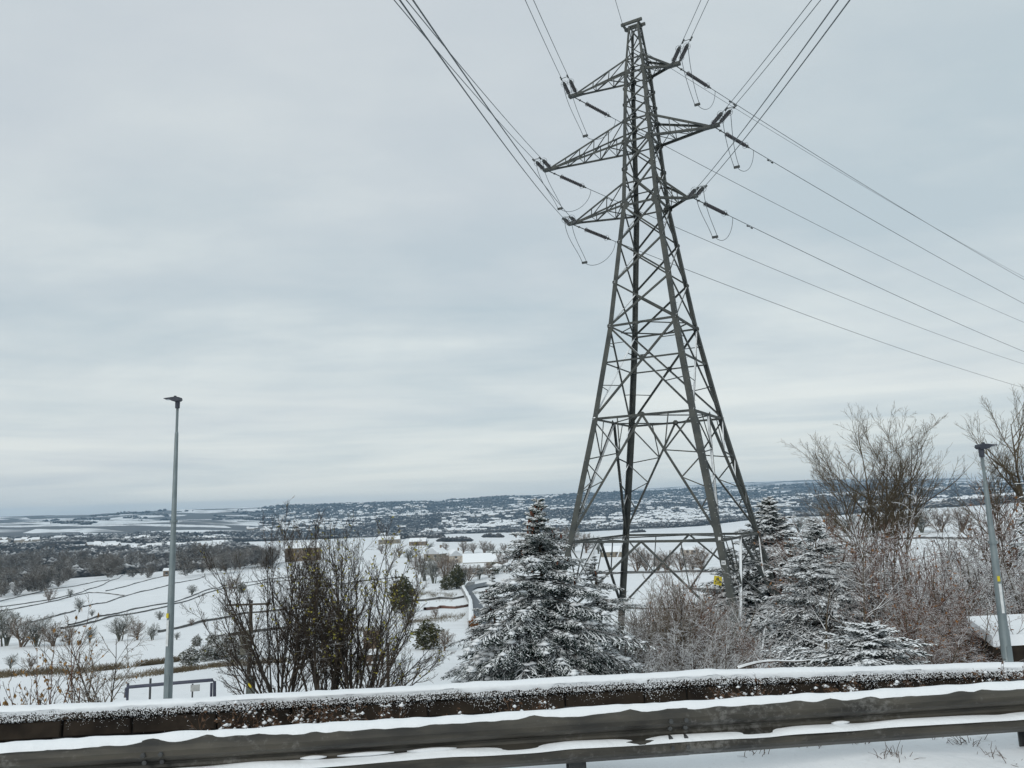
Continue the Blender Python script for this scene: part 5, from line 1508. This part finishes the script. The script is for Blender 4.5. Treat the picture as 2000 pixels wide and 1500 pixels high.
MPL = [('brown', 95, 1175, 22, 'round brown tree on the field wall, left of the lamp post', 1.1), ('grey', 137, 1167, 13, 'tiny bush on the wall between the round brown tree and the bend', 1.0),
       ('grey', 155, 1196, 22, 'green-grey bush standing alone by the short field wall', .9), ('brown', 453, 1158, 30, 'brown rounded tree by the lane right of the lamp post', 1.1), ('snowy', 472, 1158, 18, 'pale evergreen bush touching the brown tree by the lane', 1.1),
       ('grey', 374, 1163, 17, 'small spreading tree in the open snow right of the lamp post', 1.5), ('grey', 311, 1211, 14, 'low dark bush just left of the lamp post shaft', 1.6), ('grey', 180, 1204, 10, 'scrubby bush at the end of the short field wall', 1.4), ('grey', 345, 1250, 12, 'tiny bush just right of the lamp post shaft', 1.2),
       ('brown', 375, 1222, 12, 'faint twiggy bush on the wall below the lane', 1.5)]
for kind, px, py, hp_, lb, wd in MPL: mid_plant(kind, px, py, hp_, lb, 'lone bushes in the fields', wd)
for px, py, hp_, lb in ((372, 1302, 34, 'nearest and roundest gorse bush of the cluster right of the lamp post'), (402, 1292, 28, 'gorse bush second from the lamp post in the cluster'), (425, 1288, 32, 'gorse bush in the middle of the cluster'), (445, 1284, 38, 'tallest gorse bush at the back of the cluster'), (465, 1292, 34, 'gorse bush nearest the utility pole'), (384, 1262, 18, 'small gorse bush uphill of the cluster, leftmost there'), (415, 1262, 22, 'small gorse bush uphill of the cluster, middle one')):
    mid_plant('snowy', px, py, hp_, lb, 'gorse bushes in a cluster', 1.15)
for i, (px, py, hp_, k) in enumerate(((8, 1262, 55, 'grey'), (40, 1264, 50, 'brown'), (72, 1263, 44, 'grey'), (105, 1262, 38, 'brown'), (135, 1260, 32, 'brown'), (-25, 1262, 60, 'grey'))):
    mid_plant(k, px, py, hp_, ['leftmost big grey bush of the hedge at the left edge', 'brown bush second in the hedge at the left edge', 'grey bush in the middle of the hedge at the left edge', 'brown bush fourth in the hedge at the left edge', 'smallest brown bush ending the left hedge', 'grey hedge bush cut by the left edge'][i], 'hedge at the left edge', 1.25)
for i, (px, py, hp_, k) in enumerate(((175, 1254, 22, 'grey'), (235, 1252, 40, 'grey'), (268, 1250, 34, 'brown'), (298, 1250, 24, 'grey'), (60, 1308, 22, 'brown'), (20, 1306, 20, 'grey'))):
    mid_plant(k, px, py, hp_, ['small grey bush above the saplings', 'grey bush behind the twiggy bush left of the lamp post', 'brown bush leaning towards the lamp post', 'low grey bush touching the lamp post', 'brown scrub on the overgrown wall at the left', 'grey scrub on the overgrown wall at the left edge'][i], 'scrub in the nearest field', 1.25)
for kind, px, py, hp_, lb, wd in (('ever', 786, 1196, 66, 'large dark olive evergreen bush at the right of the big bare shrub', .85), ('ever', 835, 1268, 52, 'olive bush low down between the shrub and the spruce', 1.2), ('brown', 868, 1272, 40, 'brown twiggy bush right of the low olive one', 1.2), ('rust', 928, 1234, 30, 'rust-brown hedge at the foot of the winding road', .9),
       ('grey', 848, 1140, 48, 'grey tree left of the houses', 1.0), ('brown', 868, 1143, 60, 'brown tree in front of the stone house', .9), ('ever', 893, 1150, 44, 'dark evergreen in front of the cream house', .8), ('brown', 882, 1125, 38, 'brown tree between the two houses', .9), ('grey', 905, 1150, 40, 'grey tree at the bend of the road', .7), ('ever', 965, 1122, 22, 'dark bush at the end of the long barn', 1.2), ('grey', 800, 1215, 26, 'grey scrub under the dark olive bush', 1.3), ('brown', 850, 1208, 20, 'little red-brown bush by the garden wall', 1.0), ('brown', 700, 1330, 22, 'brown scrub at the shrub foot', 1.4)):
    mid_plant(kind, px, py, hp_, lb, 'bushes round the houses', wd)
rk = random.Random(7)
for i, (k, px, py, hp_, lb) in enumerate((('brown', 818, 1118, 34, 'brown tree at the left end of the hamlet'), ('grey', 830, 1135, 40, 'grey tree below the stone house'), ('brown', 858, 1118, 30, 'brown tree against the stone house wall'), ('brown', 915, 1136, 34, 'brown tree between the outbuilding and the road bend'), ('grey', 935, 1132, 26, 'grey tree below the low brown outbuilding'), ('brown', 955, 1128, 28, 'brown tree right of the low brown outbuilding'), ('brown', 985, 1118, 44, 'tall brown tree just left of the bushy spruce top'), ('ever', 872, 1152, 26, 'dark evergreen under the brown trees'), ('grey', 800, 1098, 26, 'grey tree behind the left end of the hamlet'), ('brown', 780, 1090, 22, 'brown tree on the brow behind the bare shrub'), ('brown', 870, 1080, 20, 'brown tree behind the cream house'), ('grey', 840, 1078, 16, 'grey tree behind the stone house'), ('brown', 745, 1082, 20, 'small brown tree on the brow near the far terrace'), ('grey', 960, 1090, 18, 'grey tree behind the long white roof'))):
    mid_plant(k, px, py, hp_, lb, 'trees in the hamlet', 1.2, 'field_tree', cat='tree')
for i, px in enumerate((905, 925, 945, 962, 985)):
    mid_plant('brown', px, 1081, 22 + rk.randint(-3, 5), ['first', 'second', 'third', 'fourth', 'last'][i] + ' brown tree of the row behind the houses', 'tree row behind the houses', 1.3, 'field_tree', cat='tree')
for i, px in enumerate((1245, 1262, 1285, 1305, 1330, 1352, 1372)):
    mid_plant('brown', px, 1117, 40 + rk.randint(-6, 8), ['first', 'second', 'third', 'fourth', 'fifth', 'sixth', 'last'][i] + ' tree from the left in the brown belt behind the pylon legs', 'brown tree belt behind the pylon', 1.3, 'field_tree', cat='tree')
for i, (px, py, hp_) in enumerate(((1100, 1080, 50), (1122, 1078, 44), (1145, 1080, 38), (1170, 1082, 30))):
    mid_plant('grey' if i % 2 else 'brown', px, py, hp_, ['brown tree left of the pylon leg above the spruce', 'grey tree behind the left pylon leg', 'brown tree just inside the left pylon leg', 'small grey tree beside the far white roof'][i], 'trees behind the left pylon leg', 1.2, 'field_tree', cat='tree')
for i, (px, py, hp_) in enumerate(((1560, 1040, 26), (1590, 1042, 30), (1625, 1042, 34), (1660, 1042, 30), (1730, 1042, 34), (1765, 1040, 38), (1800, 1040, 40), (1840, 1040, 42), (1880, 1040, 44))):
    mid_plant('brown' if i % 3 else 'grey', px, py, hp_, '%s tree from the left in the dark belt behind the tall leafless tree' % ['first', 'second', 'third', 'fourth', 'fifth', 'sixth', 'seventh', 'eighth', 'last'][i], 'dark tree belt at the right', 1.4, 'field_tree', cat='tree')
# masses of trees: woods at the left and along the brow
def wood(name, label, spots, hrange, mat, seed):
    r = np.random.RandomState(seed)
    VV, QQ = [], []; off = 0
    base = []
    for A in arrs:
        me_ = limbs_mesh('tmp', A[A[:, 8] >= 1], (3, 3, 3, 3))
        v = np.zeros(len(me_.vertices) * 3); me_.vertices.foreach_get('co', v)
        q = np.zeros(len(me_.loops), int); me_.loops.foreach_get('vertex_index', q)
        base.append((v.reshape(-1, 3), q.reshape(-1, 4))); bpy.data.meshes.remove(me_)
    for (x, y, h) in spots:
        v, q = base[r.randint(3)]
        a_ = r.uniform(0, 6.28); s = h / 6.2
        X_ = (v[:, 0] * math.cos(a_) - v[:, 1] * math.sin(a_)) * s * 1.15; Y_ = (v[:, 0] * math.sin(a_) + v[:, 1] * math.cos(a_)) * s * 1.15
        VV.append(np.stack([X_ + x, Y_ + y, v[:, 2] * s + float(G(x, y))], 1)); QQ.append(q + off); off += len(v)
    return tag(link(name, mk_mesh(name, np.concatenate(VV), np.concatenate(QQ), smooth=True), mat), label, 'woods', kind='stuff')
def spots_in(poly_fn, n, hpx, seed):
    r = np.random.RandomState(seed); out_ = []
    for _ in range(n):
        px, py = poly_fn(r)
        b_ = hit(px, py); d_ = math.hypot(b_[0], b_[1])
        out_.append((b_[0], b_[1], r.uniform(*hpx) / FPX * d_))
    return out_
sp_ = spots_in(lambda r: (lambda x: (x, r.uniform(1120 - (x < 60) * 10, 1176 - x * .20)))(r.uniform(-40, 135)), 75, (16, 34), 1)
sp_ += spots_in(lambda r: (r.uniform(-40, 330), r.uniform(1100, 1122)), 46, (12, 30), 2)
sp_ += spots_in(lambda r: (r.normal(205, 14), r.uniform(1118, 1136)), 12, (24, 40), 3) + spots_in(lambda r: (r.uniform(215, 300), r.uniform(1115, 1132)), 12, (12, 24), 4)
wood('left_wood', 'grey-brown wood on the slope at the left edge', sp_, None, m_midwood, 1)
sp_ = spots_in(lambda r: (lambda x: (x, r.uniform(1100, 1128 - (x - 350) * .12 + 4)))(r.uniform(355, 535)), 60, (18, 38), 5)
wood('brow_wood', 'dark wood along the brow behind the lamp post', sp_, None, m_midwood, 2)

# ------------------------------------------------------------------ houses
m_stone = mat_plain('buff_stone_wall', (.19, .165, .125), (.25, .22, .17), 1.5, .9)
m_cream = mat_plain('cream_render', (.42, .37, .31), (.47, .42, .36), 1.5, .9)
m_brownst = mat_plain('brown_stone_wall', (.15, .115, .08), (.20, .155, .11), 1.0, .9)
m_glass = mat_plain('dark_window', (.04, .045, .05), (.06, .065, .07), 3, .3)
m_door = mat_plain('painted_door', (.10, .07, .05), (.13, .09, .06), 3, .6)
def house(px, py, wpx, hpx, depth, roofpx, rz, wall_m, label, gable_front=False, nwin=2, floors=2, chimney=True, name='house', hip=0.0):
    b_ = hit(px, py); dist = math.hypot(b_[0], b_[1]); m = dist / FPX
    w, h, rf = wpx * m, hpx * m, roofpx * m
    d = depth
    e_ = empty(name, b_, label, 'building', 'houses across the fields', rz)
    link('walls', MB().box((0, d / 2, h / 2 - .6), (w, d, h + 1.2)).mesh('walls'), wall_m, e_)
    mb = MB(); t = .22; ov = .3
    if gable_front:
        A = [(-w / 2 - ov, -.12), (0, rf), (w / 2 + ov, -.12), (w / 2 + ov, -.12 + t), (0, rf + t * 1.3), (-w / 2 - ov, -.12 + t)]
        mb.prism(A, (0, -ov, h), (0, d + ov, h), (1, 0, 0), (0, 0, 1))
        link('gable', MB().prism([(-w / 2, -.02), (w / 2, -.02), (0, rf - .02)], (0, .02, h), (0, d - .02, h), (1, 0, 0), (0, 0, 1)).mesh('gable'), wall_m, e_)
    else:
        A = [(-ov, -.12), (d / 2, rf), (d + ov, -.12), (d + ov, -.12 + t), (d / 2, rf + t * 1.3), (-ov, -.12 + t)]
        mb.prism(A, (-w / 2 - ov, 0, h), (w / 2 + ov, 0, h), (0, 1, 0), (0, 0, 1))
        link('gable', MB().prism([(0, -.02), (d, -.02), (d / 2, rf - .02)], (-w / 2 + .02, 0, h), (w / 2 - .02, 0, h), (0, 1, 0), (0, 0, 1)).mesh('gable'), wall_m, e_)
    ro_ = link('roof', mb.mesh('roof'), m_snow, e_)
    if chimney:
        link('chimney', MB().box((w * .3, d / 2, h + rf + .3), (.7, .9, 1.6)).mesh('chimney'), m_brownst, ro_)
    for f in range(floors):
        for i in range(nwin):
            x = -w / 2 + w * (i + .5) / nwin; z = h * (f + .55) / floors
            wn_ = link('window', MB().box((x, -.02, z), (min(1.2, w / nwin * .5), .1, min(1.2, h / floors * .5))).mesh('window'), m_glass, e_)
            link('sill', MB().box((x, -.07, z - min(1.2, h / floors * .5) / 2 - .06), (min(1.2, w / nwin * .5) + .2, .2, .1)).mesh('sill'), m_snow, wn_)
    link('door', MB().box((w * .08, -.02, 1.0), (.95, .09, 2.0)).mesh('door'), m_door, e_)
    return e_
house(590, 1096, 62, 24, 9, 9, .1, m_brownst, 'broad brown stone building with a snowy roof behind the big bare shrub', nwin=4)
house(843, 1103, 36, 20, 9, 12, -.5, m_stone, 'buff stone house with snowy gabled roof left of the cream one', gable_front=True)
house(891, 1100, 26, 14, 10, 10, .25, m_cream, 'small cream gabled house above the winding road', gable_front=True, nwin=1)
house(945, 1110, 78, 12, 12, 14, .05, m_stone, 'long low building with a wide white roof right of the cream house', nwin=5, floors=1, chimney=False)
house(925, 1122, 46, 12, 6, 6, .05, m_brownst, 'low brown outbuilding in front of the long white-roofed one', nwin=3, floors=1, chimney=False)
house(838, 1112, 40, 8, 6, 5, 0, m_brownst, 'low red-brown shed with white roof left of the dark trees', nwin=2, floors=1, chimney=False)
house(325, 1126, 11, 10, 5, 3, .2, m_brownst, 'tiny dark field barn at the end of a wall by the lamp post', nwin=1, floors=1, chimney=False, name='barn')
house(722, 1300, 46, 24, 3.2, 14, .15, m_brownst, 'small dark shed with snowy roof seen through the big bare shrub', nwin=2, floors=1, chimney=False, name='shed')
house(1200, 1088, 46, 10, 10, 9, 0, m_stone, 'far low building with white roof framed by the pylon legs', nwin=4, floors=1, chimney=False)
house(1350, 1083, 26, 9, 8, 4, 0, m_cream, 'pale flat shed above the brown tree belt behind the pylon', nwin=2, floors=1, chimney=False)
house(760, 1062, 40, 8, 9, 6, .1, m_stone, 'far terrace with snowy roof on the brow, left one', nwin=4, floors=1)
house(815, 1066, 32, 8, 9, 6, -.1, m_brownst, 'far terrace with snowy roof on the brow, right one', nwin=3, floors=1)
# snowy ledge with a dark retaining wall at the right
lw = [at(1886, 1204, 19), at(2100, 1194, 19), at(2100, 1233, 17.2), at(1938, 1242, 17.2)]
cz = (lw[0][2] + lw[3][2]) / 2
e_ = empty('retaining_wall', lw[3], 'dark retaining wall with a flat snow-covered top right of the thicket', 'wall')
V = [tuple(p - lw[3]) for p in lw] + [tuple(np.array([p[0], p[1], p[2] - .22]) - lw[3]) for p in lw]
link('snow_top', mk_mesh('snow_top', V, [(0, 1, 2, 3), (4, 7, 6, 5), (0, 4, 5, 1), (1, 5, 6, 2), (2, 6, 7, 3), (3, 7, 4, 0)]), m_snow, e_)
V2 = [tuple(np.array([p[0], p[1] + .04, p[2] - .225]) - lw[3]) for p in lw] + [tuple(np.array([p[0], p[1] + .04, p[2] - 2.6]) - lw[3]) for p in lw]
e_['kind'] = 'thing'
link('stonework', mk_mesh('stonework', V2, [(0, 1, 2, 3), (4, 7, 6, 5), (0, 4, 5, 1), (1, 5, 6, 2), (2, 6, 7, 3), (3, 7, 4, 0)]), m_wallstone, e_)

# ------------------------------------------------------------------ air
hzm = bpy.data.materials.new('haze_air'); hzm.use_nodes = True
hzm.node_tree.nodes.clear()
ho = hzm.node_tree.nodes.new('ShaderNodeOutputMaterial'); pv = hzm.node_tree.nodes.new('ShaderNodeVolumePrincipled')
pv.inputs['Color'].default_value = (.45, .72, 1.0, 1); pv.inputs['Density'].default_value = .00012; pv.inputs['Anisotropy'].default_value = 0.0
hzm.node_tree.links.new(pv.outputs[0], ho.inputs['Volume'])
zlo = float(GZ.min()) - 1.5; zhi = max(float(GZ.max()), 40) + 3
tag(link('haze', MB().box((0, 0, (zlo + zhi) / 2), (14500, 14500, zhi - zlo)).mesh('haze'), hzm), kind='stuff')
